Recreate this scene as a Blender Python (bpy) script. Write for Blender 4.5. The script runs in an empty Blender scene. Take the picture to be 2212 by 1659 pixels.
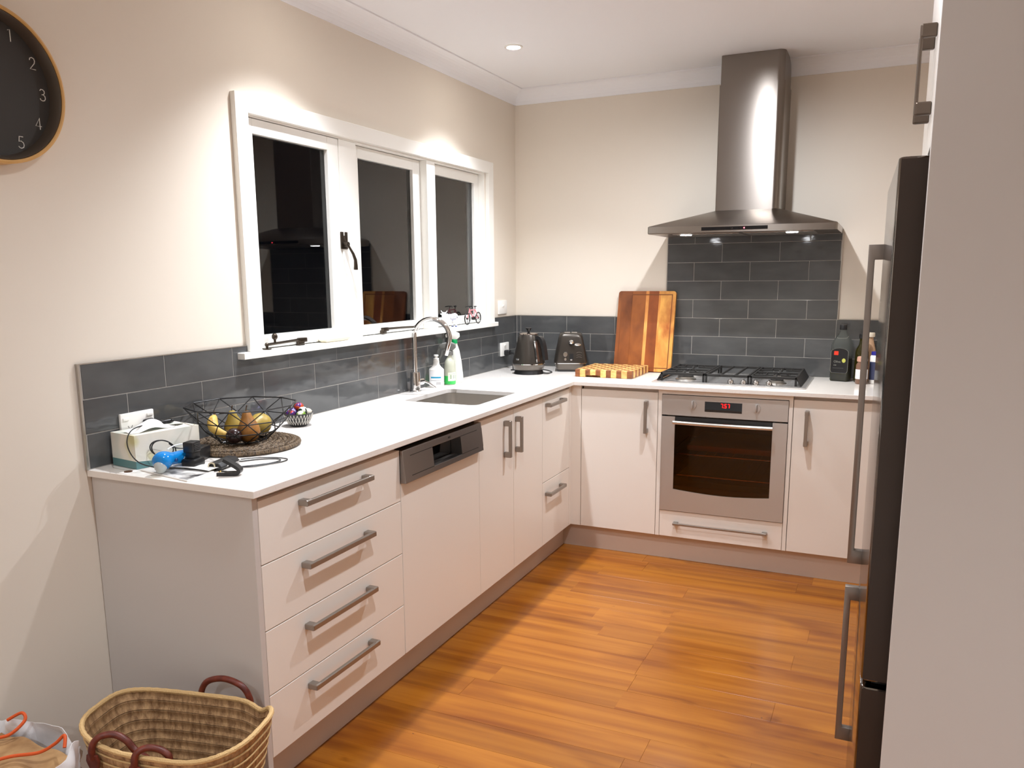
import bpy, bmesh, math, random
from mathutils import Vector, Matrix
random.seed(7)
PI = math.pi
SC = bpy.context.scene
COL = SC.collection

# ---------------------------------------------------------------- camera
def make_camera():
    f, cx, cy, cz, yaw, pitch, roll, py, px = 1760.668, 2.07617, -4.66137, 1.45464, -0.43772, 0.17801, -0.00844, 85.2, -22.45
    d = Vector((math.sin(yaw)*math.cos(pitch), math.cos(yaw)*math.cos(pitch), -math.sin(pitch)))
    r = Vector((math.cos(yaw), -math.sin(yaw), 0)); u = r.cross(d)
    c, s = math.cos(roll), math.sin(roll)
    r2 = c*r + s*u; u2 = -s*r + c*u
    cam = bpy.data.cameras.new('camera'); o = bpy.data.objects.new('camera', cam); COL.objects.link(o)
    o.matrix_world = Matrix(((r2.x, u2.x, -d.x, cx), (r2.y, u2.y, -d.y, cy), (r2.z, u2.z, -d.z, cz), (0, 0, 0, 1)))
    cam.sensor_fit = 'HORIZONTAL'; cam.sensor_width = 36; cam.lens = f/2212*36
    cam.shift_x = -px/2212; cam.shift_y = py/2212
    cam.clip_start = .02; cam.clip_end = 60
    SC.camera = o
make_camera()

# ---------------------------------------------------------------- world, exposure, lights
SC.view_settings.view_transform = 'Standard'
SC.view_settings.look = 'None'
SC.view_settings.gamma = 1.0
SC.view_settings.use_curve_mapping = False
SC.view_settings.exposure = 1.34
W = bpy.data.worlds.new('night'); SC.world = W; W.use_nodes = True
W.node_tree.nodes['Background'].inputs[0].default_value = (.02, .03, .06, 1)
W.node_tree.nodes['Background'].inputs[1].default_value = .01
SC.cycles.use_denoising = True
SC.cycles.max_bounces = 10
SC.cycles.diffuse_bounces = 5
SC.cycles.glossy_bounces = 5
SC.cycles.transmission_bounces = 8
SC.cycles.transparent_max_bounces = 10
SC.cycles.sample_clamp_indirect = 4.0
SC.cycles.caustics_reflective = False
SC.cycles.caustics_refractive = False

CEIL = 2.53
LIGHT_COL = (.945, .985, 1.05)
# ceiling downlights, then added unseen fill lamps: x, y, watts, beam angle, beam softness, label (the lamp's own light is made in its builder below)
DOWNLIGHTS = [
    (.395, -.90, 56, 104, 1.0, 'small white recessed ceiling downlight above the sink bench, the one in view'),
    (.40, -2.19, 56, 104, 1.0, 'white recessed downlight above the bench end with the fruit'),
    (1.415, -1.22, 40, 174, .7, 'white recessed downlight in front of the range hood'),
    (1.45, -3.19, 36, 150, 1.0, 'white recessed downlight above the floor beside the drawers'),
    (.40, -4.6, 8, 142, 1.0, 'unseen fill lamp added beyond the wall clock'),  # added lamp out of view, weak fill only
    (3.2, -5.0, 60, 142, 1.0, 'unseen fill lamp added behind the viewer, nearer the right wall'),  # unseen source, added to lift the dim panels
    (1.5, -5.9, 75, 142, 1.0, 'unseen fill lamp added far behind the viewer'),  # made-up lamp behind the camera, supplies general fill
]

# ---------------------------------------------------------------- materials
def srgb(r, g, b):
    def f(c):
        c /= 255
        return c/12.92 if c <= .04045 else ((c+.055)/1.055)**2.4
    return (f(r), f(g), f(b), 1)
MATS = {}
def mat(name, col, rough=.5, metal=0, spec=.5, trans=0, ior=1.45, emit=None, es=0, alpha=1, coat=0, aniso=0,
        noise=None, bump=None, obrand=0, sheen=0):
    """noise = (scale xyz, second colour, detail, contrast lo, hi); bump = (scale xyz, strength, distance)"""
    if name in MATS: return MATS[name]
    m = bpy.data.materials.new(name); m.use_nodes = True
    nt = m.node_tree; N = nt.nodes; L = nt.links; b = N['Principled BSDF']
    if len(col) == 3: col = (*col, 1)
    b.inputs['Base Color'].default_value = col
    b.inputs['Roughness'].default_value = rough
    b.inputs['Metallic'].default_value = metal
    b.inputs['Specular IOR Level'].default_value = spec
    b.inputs['Transmission Weight'].default_value = trans
    b.inputs['IOR'].default_value = ior
    b.inputs['Coat Weight'].default_value = coat
    b.inputs['Anisotropic'].default_value = aniso
    b.inputs['Alpha'].default_value = alpha
    if emit: b.inputs['Emission Color'].default_value = emit; b.inputs['Emission Strength'].default_value = es
    tc = None
    def coords(sc):
        nonlocal tc
        if tc is None: tc = N.new('ShaderNodeTexCoord')
        mp = N.new('ShaderNodeMapping'); L.new(tc.outputs['Object'], mp.inputs[0])
        mp.inputs['Scale'].default_value = sc if hasattr(sc, '__len__') else (sc, sc, sc)
        return mp.outputs[0]
    src = None
    if noise:
        n = N.new('ShaderNodeTexNoise'); n.inputs['Detail'].default_value = noise[2]; n.inputs['Scale'].default_value = 1
        L.new(coords(noise[0]), n.inputs['Vector'])
        cr = N.new('ShaderNodeValToRGB'); cr.color_ramp.elements[0].position = noise[3]; cr.color_ramp.elements[1].position = noise[4]
        cr.color_ramp.elements[0].color = col
        cr.color_ramp.elements[1].color = noise[1] if len(noise[1]) == 4 else (*noise[1], 1)
        L.new(n.outputs['Fac'], cr.inputs[0]); src = cr.outputs[0]
    if obrand:
        oi = N.new('ShaderNodeObjectInfo'); mr = N.new('ShaderNodeMapRange')
        mr.inputs[3].default_value = 1-obrand; mr.inputs[4].default_value = 1+obrand
        L.new(oi.outputs['Random'], mr.inputs[0])
        hs = N.new('ShaderNodeHueSaturation'); L.new(mr.outputs[0], hs.inputs['Value'])
        if src: L.new(src, hs.inputs['Color'])
        else: hs.inputs['Color'].default_value = col
        src = hs.outputs[0]
    if src: L.new(src, b.inputs['Base Color'])
    if bump:
        n = N.new('ShaderNodeTexNoise'); n.inputs['Detail'].default_value = 2; n.inputs['Scale'].default_value = 1
        L.new(coords(bump[0]), n.inputs['Vector'])
        bp = N.new('ShaderNodeBump'); bp.inputs['Strength'].default_value = bump[1]; bp.inputs['Distance'].default_value = bump[2]
        L.new(n.outputs['Fac'], bp.inputs['Height']); L.new(bp.outputs[0], b.inputs['Normal'])
    if aniso and metal:
        tg = N.new('ShaderNodeTangent'); tg.direction_type = 'RADIAL'; tg.axis = 'Z'
        L.new(tg.outputs[0], b.inputs['Tangent']); b.inputs['Anisotropic Rotation'].default_value = .25
    MATS[name] = m
    return m

M_wall = mat('cream_wall_paint', srgb(228, 219, 206), .55, spec=.35, bump=((90, 90, 90), .05, .002))
M_ceil = mat('ceiling_paint', srgb(242, 243, 246), .7, spec=.2)
M_trim = mat('white_gloss_trim', srgb(240, 238, 232), .32)
M_cab = mat('white_cabinet_board', srgb(240, 234, 226), .30, spec=.4, bump=((60, 60, 60), .03, .001))
M_carc = mat('cabinet_carcass', srgb(214, 205, 197), .5)
M_endp = mat('cabinet_end_board', srgb(208, 203, 199), .45)
M_stone = mat('white_quartz', srgb(240, 235, 229), .13, spec=.5, noise=((240, 240, 240), srgb(212, 205, 198), 2, .64, .80))
M_tile = mat('slate_glazed_tile', srgb(74, 75, 76), .10, spec=.55, obrand=.06,
             noise=((6, 6, 14), srgb(86, 87, 87), 3, .35, .75), bump=((8, 8, 11), .17, .02))
M_grout = mat('pale_grout', srgb(158, 154, 148), .85)
M_alu = mat('aluminium_edge', srgb(190, 185, 178), .35, metal=1)
M_steel = mat('brushed_steel', srgb(190, 187, 184), .34, metal=.8, aniso=.7)
M_sink = mat('sink_steel', srgb(196, 190, 182), .32, metal=.85)
M_hood = mat('hood_steel', srgb(138, 131, 125), .30, metal=1, aniso=.85)
M_handle = mat('satin_nickel', srgb(156, 148, 140), .35, metal=.8)
M_chrome = mat('chrome', srgb(225, 225, 225), .05, metal=1)
M_black = mat('black_plastic', (.012, .012, .013), .35)
M_blackg = mat('black_glass', (.006, .006, .007), .06, spec=.6)
M_iron = mat('cast_iron', (.018, .017, .016), .55, bump=((300, 300, 300), .1, .001))
M_glass = mat('window_glass', (1, 1, 1), .0, trans=1, ior=1.36)
M_white = mat('white_plastic', srgb(240, 238, 233), .3)
M_dgrey = mat('dark_grey_metal', srgb(62, 58, 56), .35, metal=.7)
M_red = mat('red_led', (.8, .01, .02), .4, emit=(1, .004, .004, 1), es=2.2)
M_fridge = mat('fridge_graphite', srgb(66, 56, 50), .38, metal=.35, spec=.4)
M_fdoor = mat('fridge_door_steel', srgb(120, 114, 108), .12, metal=1)
M_paper = mat('white_paper', srgb(238, 236, 232), .7)
M_cable = mat('black_cable', (.01, .01, .01), .45)
M_lamp = mat('lamp_lens', (1, 1, 1), .4, emit=(1, .95, .88, 1), es=60)
M_hoodlamp = mat('hood_lamp_lens', (1, 1, 1), .4, emit=(.95, .97, 1, 1), es=30)
M_bronze = mat('antique_bronze', srgb(74, 66, 58), .3, metal=.9)

def wood_mat(name, base, dark, scale, rough, rnd, knots=True):
    m = bpy.data.materials.new(name); m.use_nodes = True
    N = m.node_tree.nodes; L = m.node_tree.links; b = N['Principled BSDF']
    tc = N.new('ShaderNodeTexCoord'); oi = N.new('ShaderNodeObjectInfo')
    add = N.new('ShaderNodeVectorMath'); add.operation = 'ADD'
    mul = N.new('ShaderNodeVectorMath'); mul.operation = 'SCALE'; mul.inputs['Scale'].default_value = 40
    cmb = N.new('ShaderNodeCombineXYZ')
    for i in range(3): L.new(oi.outputs['Random'], cmb.inputs[i])
    L.new(cmb.outputs[0], mul.inputs[0]); L.new(tc.outputs['Object'], add.inputs[0]); L.new(mul.outputs[0], add.inputs[1])
    def nz(sc, det, dist=0, vec=add.outputs[0]):
        mp = N.new('ShaderNodeMapping'); mp.inputs['Scale'].default_value = sc; L.new(vec, mp.inputs[0])
        n = N.new('ShaderNodeTexNoise'); n.inputs['Scale'].default_value = 1; n.inputs['Detail'].default_value = det
        n.inputs['Distortion'].default_value = dist; L.new(mp.outputs[0], n.inputs['Vector']); return n.outputs['Fac']
    grain = nz(scale, 4, .3)
    cr = N.new('ShaderNodeValToRGB'); e = cr.color_ramp.elements
    e[0].position = .3; e[0].color = dark; e[1].position = .62; e[1].color = base
    L.new(grain, cr.inputs[0])
    mr = N.new('ShaderNodeMapRange'); mr.inputs[3].default_value = 1-rnd; mr.inputs[4].default_value = 1+rnd
    L.new(oi.outputs['Random'], mr.inputs[0])
    hs = N.new('ShaderNodeHueSaturation'); L.new(cr.outputs[0], hs.inputs['Color']); L.new(mr.outputs[0], hs.inputs['Value'])
    out = hs.outputs[0]
    if knots:
        for sc, lo, hi, c in (((1.3, 5.0, 1), .55, .74, (.55, .40, .28, 1)), ((3.1, 8, 1), .66, .80, (.40, .26, .18, 1)), ((22, 40, 1), .76, .79, (.12, .07, .05, 1))):
            k = nz(sc, 3, .5, tc.outputs['Object'])
            r = N.new('ShaderNodeMapRange'); r.inputs[1].default_value = lo; r.inputs[2].default_value = hi; L.new(k, r.inputs[0])
            mx = N.new('ShaderNodeMix'); mx.data_type = 'RGBA'; mx.blend_type = 'MULTIPLY'
            L.new(r.outputs[0], mx.inputs['Factor']); L.new(out, mx.inputs['A']); mx.inputs['B'].default_value = c
            out = mx.outputs['Result']
    L.new(out, b.inputs['Base Color'])
    b.inputs['Roughness'].default_value = rough
    bp = N.new('ShaderNodeBump'); bp.inputs['Strength'].default_value = .06; bp.inputs['Distance'].default_value = .002
    L.new(grain, bp.inputs['Height']); L.new(bp.outputs[0], b.inputs['Normal'])
    return m
M_floor = wood_mat('varnished_matai_boards', srgb(164, 101, 29), srgb(130, 70, 15), (1.0, 18, 6), .25, .10)

# ---------------------------------------------------------------- geometry helpers
class G:
    def __init__(s): s.bm = bmesh.new()
    def add(s, bm, M=None):
        if M is not None: bmesh.ops.transform(bm, matrix=M, verts=bm.verts)
        me = bpy.data.meshes.new('tmp'); bm.to_mesh(me); bm.free(); s.bm.from_mesh(me); bpy.data.meshes.remove(me)
        return s
    def box(s, x0, x1, y0, y1, z0, z1, b=0, seg=2, M=None):
        bm = bmesh.new(); bmesh.ops.create_cube(bm, size=1)
        for v in bm.verts:
            v.co = Vector(((x0+x1)/2+v.co.x*(x1-x0), (y0+y1)/2+v.co.y*(y1-y0), (z0+z1)/2+v.co.z*(z1-z0)))
        if b: bmesh.ops.bevel(bm, geom=bm.edges[:], offset=b, segments=seg, affect='EDGES', profile=.5)
        return s.add(bm, M)
    def prism(s, poly, axis, a0, a1, b=0, seg=2, M=None):
        """polygon in the two other axes (x,y for z; x,z for y; y,z for x), extruded along axis"""
        bm = bmesh.new()
        def P(p, a):
            return {'z': (p[0], p[1], a), 'y': (p[0], a, p[1]), 'x': (a, p[0], p[1])}[axis]
        lo = [bm.verts.new(P(p, a0)) for p in poly]; hi = [bm.verts.new(P(p, a1)) for p in poly]; n = len(poly)
        bm.faces.new(lo); bm.faces.new(hi)
        for i in range(n): bm.faces.new((lo[i], lo[(i+1) % n], hi[(i+1) % n], hi[i]))
        bmesh.ops.recalc_face_normals(bm, faces=bm.faces)
        if b: bmesh.ops.bevel(bm, geom=bm.edges[:], offset=b, segments=seg, affect='EDGES', profile=.5)
        return s.add(bm, M)
    def lathe(s, prof, c=(0, 0, 0), n=32, M=None, sx=1, sy=1, wob=None):
        bm = bmesh.new(); rings = []
        for r, z in prof:
            if r < 1e-6: rings.append([bm.verts.new((0, 0, z))])
            else:
                rings.append([bm.verts.new((sx*r*math.cos(2*PI*i/n), sy*r*math.sin(2*PI*i/n), z)) for i in range(n)])
        for a, b in zip(rings, rings[1:]):
            for i in range(n):
                j = (i+1) % n
                f = [a[i % len(a)], a[j % len(a)], b[j % len(b)], b[i % len(b)]]
                f = list(dict.fromkeys(f))
                if len(f) > 2: bm.faces.new(f)
        bmesh.ops.recalc_face_normals(bm, faces=bm.faces)
        T = Matrix.Translation(Vector(c))
        return s.add(bm, (M @ T) if M is not None else T)
    def cyl(s, p0, p1, r0, r1=None, n=24, b=0):
        r1 = r0 if r1 is None else r1
        p0 = Vector(p0); p1 = Vector(p1); h = (p1-p0).length
        q = Vector((0, 0, 1)).rotation_difference(p1-p0).to_matrix().to_4x4()
        prof = [(0, 0), (r0, 0), (r1, h), (0, h)] if not b else [(0, 0), (r0-b, 0), (r0, b), (r1, h-b), (r1-b, h), (0, h)]
        return s.lathe(prof, (0, 0, 0), n, Matrix.Translation(p0) @ q)
    def sph(s, c, r, n=16, k=10):
        r = r if hasattr(r, '__len__') else (r, r, r)
        bm = bmesh.new(); bmesh.ops.create_uvsphere(bm, u_segments=n, v_segments=k, radius=1)
        return s.add(bm, Matrix.Translation(Vector(c)) @ Matrix.Diagonal((*r, 1)))
    def tube(s, path, r, n=8, closed=False, flat=None):
        """swept tube; r a number or one per point; flat=(w,h) gives a rectangular strap"""
        P = [Vector(p) for p in path]; m = len(P); bm = bmesh.new(); rings = []
        def tan(i):
            if closed: return (P[(i+1) % m]-P[(i-1) % m]).normalized()
            return (P[min(i+1, m-1)]-P[max(i-1, 0)]).normalized()
        t = tan(0); up = Vector((0, 0, 1)) if abs(t.z) < .9 else Vector((1, 0, 0))
        nrm = (up-t*up.dot(t)).normalized()
        for i in range(m):
            t2 = tan(i); nrm = (t.rotation_difference(t2) @ nrm); nrm = (nrm-t2*nrm.dot(t2)).normalized(); t = t2
            bi = t.cross(nrm); rr = r[i] if hasattr(r, '__len__') else r
            if flat:
                w, h = flat; ring = [bm.verts.new(P[i]+bi*w*a/2+nrm*h*b/2) for a, b in ((1, 1), (-1, 1), (-1, -1), (1, -1))]
            else: ring = [bm.verts.new(P[i]+(nrm*math.cos(2*PI*k/n)+bi*math.sin(2*PI*k/n))*rr) for k in range(n)]
            rings.append(ring)
        k = len(rings[0])
        for i in range(m if closed else m-1):
            a = rings[i]; b = rings[(i+1) % m]
            for j in range(k): bm.faces.new((a[j], a[(j+1) % k], b[(j+1) % k], b[j]))
        if not closed: bm.faces.new(rings[0]); bm.faces.new(rings[-1])
        bmesh.ops.recalc_face_normals(bm, faces=bm.faces)
        return s.add(bm)
    def grid(s, fn, nu, nv, thick=0, closeu=False):
        bm = bmesh.new(); V = [[bm.verts.new(fn(i/(nu if closeu else nu-1), j/(nv-1))) for j in range(nv)] for i in range(nu)]
        for i in range(nu if closeu else nu-1):
            for j in range(nv-1):
                bm.faces.new((V[i][j], V[(i+1) % nu][j], V[(i+1) % nu][j+1], V[i][j+1]))
        bmesh.ops.recalc_face_normals(bm, faces=bm.faces)
        if thick: bmesh.ops.solidify(bm, geom=bm.faces[:], thickness=thick)
        return s.add(bm)

ORIGIN = {}
def root_of(o):
    while o.parent: o = o.parent
    return o
def obj(name, g, m, parent=None, smooth=False, label=None, loc=None):
    bm = g.bm
    if parent is not None:
        base = ORIGIN.get(root_of(parent).name, Vector())
        if base.length: bmesh.ops.translate(bm, verts=bm.verts, vec=-base)
    me = bpy.data.meshes.new(name); bm.to_mesh(me); bm.free()
    for mm in (m if isinstance(m, (list, tuple)) else [m]): me.materials.append(mm)
    if smooth:
        me.polygons.foreach_set('use_smooth', [True]*len(me.polygons))
        try: me.set_sharp_from_angle(angle=math.radians(38))
        except Exception: pass
    o = bpy.data.objects.new(name, me); COL.objects.link(o)
    if parent is not None: o.parent = parent
    if label: o['label'] = label
    if loc is not None: o.location = loc
    return o
def thing(name, label, cat, loc=(0, 0, 0), group=None, rz=0):
    o = bpy.data.objects.new(name, None); COL.objects.link(o)
    o.empty_display_size = .05; o.location = loc; o.rotation_euler = (0, 0, rz)
    o['label'] = label; o['category'] = cat
    if group: o['group'] = group
    ORIGIN[o.name] = Vector(loc) if rz == 0 else Vector()
    return o
def tag(o, label, cat, group=None):
    o['label'] = label; o['category'] = cat
    if group: o['group'] = group
    return o
def struct(name, g, m, parent=None, smooth=False):
    o = obj(name, g, m, parent, smooth)
    if parent is None: o['kind'] = 'structure'
    return o
def text_mesh(txt, size, depth=.0006, width=1.0):
    cu = bpy.data.curves.new('txt', 'FONT'); cu.body = txt; cu.size = size; cu.extrude = depth; cu.align_x = 'CENTER'; cu.align_y = 'CENTER'
    o = bpy.data.objects.new('txt', cu); COL.objects.link(o)
    dg = bpy.context.evaluated_depsgraph_get(); me = bpy.data.meshes.new_from_object(o.evaluated_get(dg))
    bm = bmesh.new(); bm.from_mesh(me); bpy.data.objects.remove(o); bpy.data.curves.remove(cu); bpy.data.meshes.remove(me)
    bmesh.ops.scale(bm, vec=(width, 1, 1), verts=bm.verts)
    return bm
# text frames: local x -> right on the object, local y -> up
def frame(o, right, up):
    r = Vector(right).normalized(); u = Vector(up).normalized(); n = r.cross(u)
    return Matrix(((r.x, u.x, n.x, o[0]), (r.y, u.y, n.y, o[1]), (r.z, u.z, n.z, o[2]), (0, 0, 0, 1)))
def copy_tree(o, parent=None):
    c = o.copy(); COL.objects.link(c); c.parent = parent
    for ch in list(o.children): copy_tree(ch, c)
    return c
def handle(parent, axis, a0, a1, b, face, oax, od, stand=.035, w=.016, t=.012, label=None):
    """bar pull: runs a0..a1 on axis at height/offset b, standing off 'face' on axis oax in direction od"""
    g = G()
    def bx(A, B, O, bev):
        d = {axis: A, oax: O}; third = [k for k in 'xyz' if k not in d][0]; d[third] = B
        g.box(*sorted(d['x']), *sorted(d['y']), *sorted(d['z']), b=bev)
    f = face
    bx((a0, a1), (b-w/2, b+w/2), (f+od*(stand-t), f+od*stand), .002)
    for q in ((a0-.0005, a0+.024), (a1-.024, a1+.0005)):
        bx(q, (b-w/2-.0012, b+w/2+.0012), (f+od*.0002, f+od*(stand-.0015)), .003)
    return obj('handle', g, M_handle, parent, False, label)

# ================================================================ ROOM
ZC = .9115; ZT = ZC+.306; T = .302; V = .102
XW = 2.82                                       # right wall behind the fridge
# floor: slab + boards
g = G(); g.box(-.0, 5.0, -4.8, .0, -.08, -.0005)
floor = struct('floor', g, M_floor)
g = G(); g.box(0, 5, -7, -4.801, -.08, .004); struct('floor_bounce', g, mat('pale_bounce_floor', srgb(205, 203, 200), .95))  # unseen neutral slab, added so the bounced light is less orange
bw = .133
y = -.585; row = 0
cuts_ = {}
while y > -4.75:
    y1 = y; y0 = y-bw+.0008
    xs = [.45]
    if -2.1 < y < -.85: xs += [1.335-.012*(row % 2)+random.uniform(-.008, .008)] + ([random.uniform(.7, 1.1)] if random.random() < .35 else []) + [random.uniform(1.8, 2.2)]
    else: xs += [random.uniform(.75, 1.6)] + [random.uniform(1.75, 2.4)]
    xs += [XW]
    for a, b in zip(xs, xs[1:]):
        g = G(); dz = random.uniform(-.0002, .0002)
        g.box(a+.0003, b-.0003, y0, y1, -.004, .0015+dz, b=.0003, seg=1)
        obj('floor_board', g, M_floor, floor)
    y -= bw; row += 1
# left of the bench end the boards run up to the wall
y = -3.10
while y > -4.6:
    g = G(); g.box(.001, .449, y-bw+.0012, y, -.004, .0015, b=.0006, seg=1); obj('floor_board', g, M_floor, floor); y -= bw

WY0, WY1, WZ0, WZ1 = -2.345, -.425, 1.197, 2.03     # window opening
g = G()
g.box(-.12, 0, -7, WY0, 0, CEIL); g.box(-.12, 0, WY1, .0, 0, CEIL)
g.box(-.12, 0, WY0, WY1, 0, WZ0-.024); g.box(-.12, 0, WY0, WY1, WZ1, CEIL)
wall_left = struct('wall_left', g, M_wall)
g = G(); g.box(-.12, 5.1, 0, .12, 0, CEIL); wall_back = struct('wall_back', g, M_wall)
g = G(); g.box(XW, XW+.1, -3.14, 0, 0, CEIL); struct('wall_right', g, M_wall)
g = G(); g.box(5, 5.1, -7, 0, 0, CEIL); struct('wall_dining', g, M_wall)
g = G(); g.box(-.12, 5.1, -7.1, -7, 0, CEIL); struct('wall_front', g, M_wall)
g = G(); g.box(-.12, 5.1, -7.1, .12, CEIL, CEIL+.05); ceiling = struct('ceiling', g, M_ceil)
# coved cornices
def cove(n=7, w=.082, h=.076):
    pts = [(0, 0)]
    lip = .006
    pts = [(0, -h), (lip, -h)]
    for i in range(n+1):
        a = PI/2*i/n
        pts.append((lip+(w-2*lip)*(1-math.cos(a)), -h+lip+(h-2*lip)*math.sin(a)))
    pts += [(w, -lip), (w, 0), (0, 0)]
    return pts
cp = cove()
g = G(); g.prism([(x, CEIL+z-.0005) for x, z in cp], 'y', -6.99, -.0005); struct('trim_1', g, M_ceil, smooth=False)
g = G(); g.prism([(-x-.0005, CEIL+z-.0005) for x, z in cp], 'x', .0005, XW-.001); struct('trim_2', g, M_ceil, smooth=False)
# thin ceiling batten line where the cornice meets the plasterboard
# ---- tiles
XR = 2.30
def tiles_left():
    g = G(); g.box(.0003, .0079, -3.076, -.0005, ZC+.0005, WZ0-.026); g.box(.0003, .0079, -3.076, -2.43, WZ0-.026, ZT); g.box(.0003, .0079, -.345, -.0005, WZ0-.026, ZT)
    obj('grout', g, M_grout, wall_left)
    g = G(); g.box(.0003, .0095, -3.083, -3.0765, ZC+.0005, ZT+.003); g.box(.0003, .0095, -3.0765, -2.3950, ZT, ZT+.003); g.box(.0003, .0095, -.349, -.012, ZT, ZT+.003)
    obj('edge_trim', g, M_alu, wall_left)
    for r in range(3):
        z1 = ZT-r*V; z0 = z1-V+.0022
        y = -3.073 if r != 1 else -3.073-T/2
        while y < -.01:
            a, b = max(y, -3.0755)+.0011, min(y+T, -.0095)-.0011
            y += T
            if b-a < .004: continue
            g = G(); zz = z1
            if r == 0 and b > -2.43 and a < -.345:
                zc_ = WZ0-.0265
                lo, hi = max(a, -2.3935), min(b, -.3475)
                poly = [(a, z0), (b, z0)]
                if b > hi+.001: poly += [(b, z1), (hi, z1), (hi, zc_)]
                else: poly += [(b, zc_)]
                if a < lo-.001: poly += [(lo, zc_), (lo, z1), (a, z1)]
                else: poly += [(a, zc_)]
                g.prism(poly, 'x', .0008, .0088)
            else:
                g.box(.0008, .0088, a, b, z0, z1, b=.0012, seg=2)
            obj('tile', g, M_tile, wall_left)
def tiles_back():
    HX0, HX1 = .943, 1.851
    g = G(); g.box(.0003, XR, -.0079, -.0003, ZC+.0005, ZT); g.box(HX0, HX1, -.0079, -.0003, ZT, 1.68)
    obj('grout', g, M_grout, wall_back)
    g = G(); g.box(.012, HX0-.003, -.0095, -.0003, ZT, ZT+.003); g.box(HX1+.003, XR, -.0095, -.0003, ZT, ZT+.003)
    g.box(HX0-.004, HX0, -.0095, -.0003, ZT, 1.665); g.box(HX1, HX1+.004, -.0095, -.0003, ZT, 1.665)
    obj('edge_trim', g, M_alu, wall_back)
    for r in range(8):                     # r 0 = bottom row
        z0 = ZC+r*V+.0011; z1 = z0+V-.0022
        if r == 7: z1 = min(z1, 1.68)
        off = 1.244 if r % 2 == 0 else 1.093
        lo, hi = (.0095, XR) if r < 3 else (HX0, HX1)
        x = off-5*T
        while x < hi:
            a, b = max(x, lo)+.0011, min(x+T, hi)-.0011; x += T
            if b-a < .004: continue
            g = G(); g.box(a, b, -.0088, -.0008, z0, z1, b=.0012, seg=2); obj('tile', g, M_tile, wall_back)
tiles_left(); tiles_back()

# ---- window
win = bpy.data.objects.new('window_1', None); COL.objects.link(win); win['kind'] = 'structure'
def wpart(name, g, m=M_trim, parent=win, smooth=False, label=None): return obj(name, g, m, parent, smooth, label)
AW = .062
AY0, AY1, AZ1 = -2.392, -.352, 2.086
g = G()   # architrave: mitred
x0, x1 = .0004, .022
i0, i1, iz = AY0+AW, AY1-AW, AZ1-AW
g.prism([(AY0, WZ0), (i0, WZ0), (i0, iz), (AY0, AZ1)], 'x', x0, x1, b=.0015)
g.prism([(AY1, WZ0), (AY1, AZ1), (i1, iz), (i1, WZ0)], 'x', x0, x1, b=.0015)
g.prism([(AY0, AZ1), (i0, iz), (i1, iz), (AY1, AZ1)], 'x', x0, x1, b=.0015)
wpart('architrave', g)
sillg = G(); sillg.box(-.0, .041, AY0-.052, AY1+.010, WZ0-.0235, WZ0, b=.0025); sillg.box(-.115, .002, WY0+.0005, WY1-.0005, WZ0-.0235, WZ0)
wpart('window_sill', sillg)
g = G()   # frame lining
g.box(-.115, .0, WY0, WY0+.012, WZ0, WZ1); g.box(-.115, .0, WY1-.012, WY1, WZ0, WZ1); g.box(-.115, .0, WY0+.012, WY1-.012, WZ1-.012, WZ1)
wpart('frame', g)
def glaze(parent, y0, y1, z0, z1, x):
    g = G(); g.box(x-.004, x, y0-.006, y1+.006, z0-.006, z1+.006); obj('glass_pane', g, M_glass, parent)
def sash(y0, y1, z0, z1, xf, wl, wr, wt, wb, gx, d=.04):
    g = G()
    def st(a, b, c, e): g.box(xf-d, xf, a, b, c, e, b=.002)
    st(y0, y0+wl, z0, z1); st(y1-wr, y1, z0, z1); st(y0+wl, y1-wr, z1-wt, z1); st(y0+wl, y1-wr, z0, z0+wb)
    s = wpart('sash', g); glaze(s, y0+wl, y1-wr, z0+wb, z1-wt, gx); return s
sz0, sz1 = WZ0+.004, WZ1-.014
s1 = sash(WY0+.014, -1.776, sz0, sz1, -.006, .048, .072, .052, .048, -.024)
g = G(); g.box(-.1, -.004, -1.773, -1.652, WZ0, WZ1-.012, b=.0015); wpart('mullion', g)
s2 = sash(-1.650, -1.068, sz0, sz1, -.038, .058, .066, .050, .045, -.055)
g = G(); g.box(-.1, .001, -1.065, -.985, WZ0, WZ1-.012, b=.0015); wpart('mullion', g)
s3 = sash(-.983, WY1-.014, sz0, sz1, -.032, .058, .052, .050, .045, -.048)
# latch on the first sash
g = G(); g.prism([(-1.788, 1.575), (-1.742, 1.575), (-1.742, 1.645), (-1.758, 1.645), (-1.758, 1.630), (-1.770, 1.630), (-1.770, 1.645), (-1.788, 1.645)], 'x', -.004, .001, b=.001)
g.cyl((-.0, -1.768, 1.594), (.022, -1.768, 1.594), .010, n=16)
lat = wpart('latch', g, M_bronze, win, True)
path = [(.020, -1.772, 1.594), (.026, -1.765, 1.578), (.034, -1.755, 1.555), (.038, -1.746, 1.53), (.036, -1.742, 1.507), (.034, -1.740, 1.49)]
g = G(); g.tube(path, [.005, .005, .006, .0072, .0085, .0095], 10); obj('latch_handle', g, M_bronze, lat, True)
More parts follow.
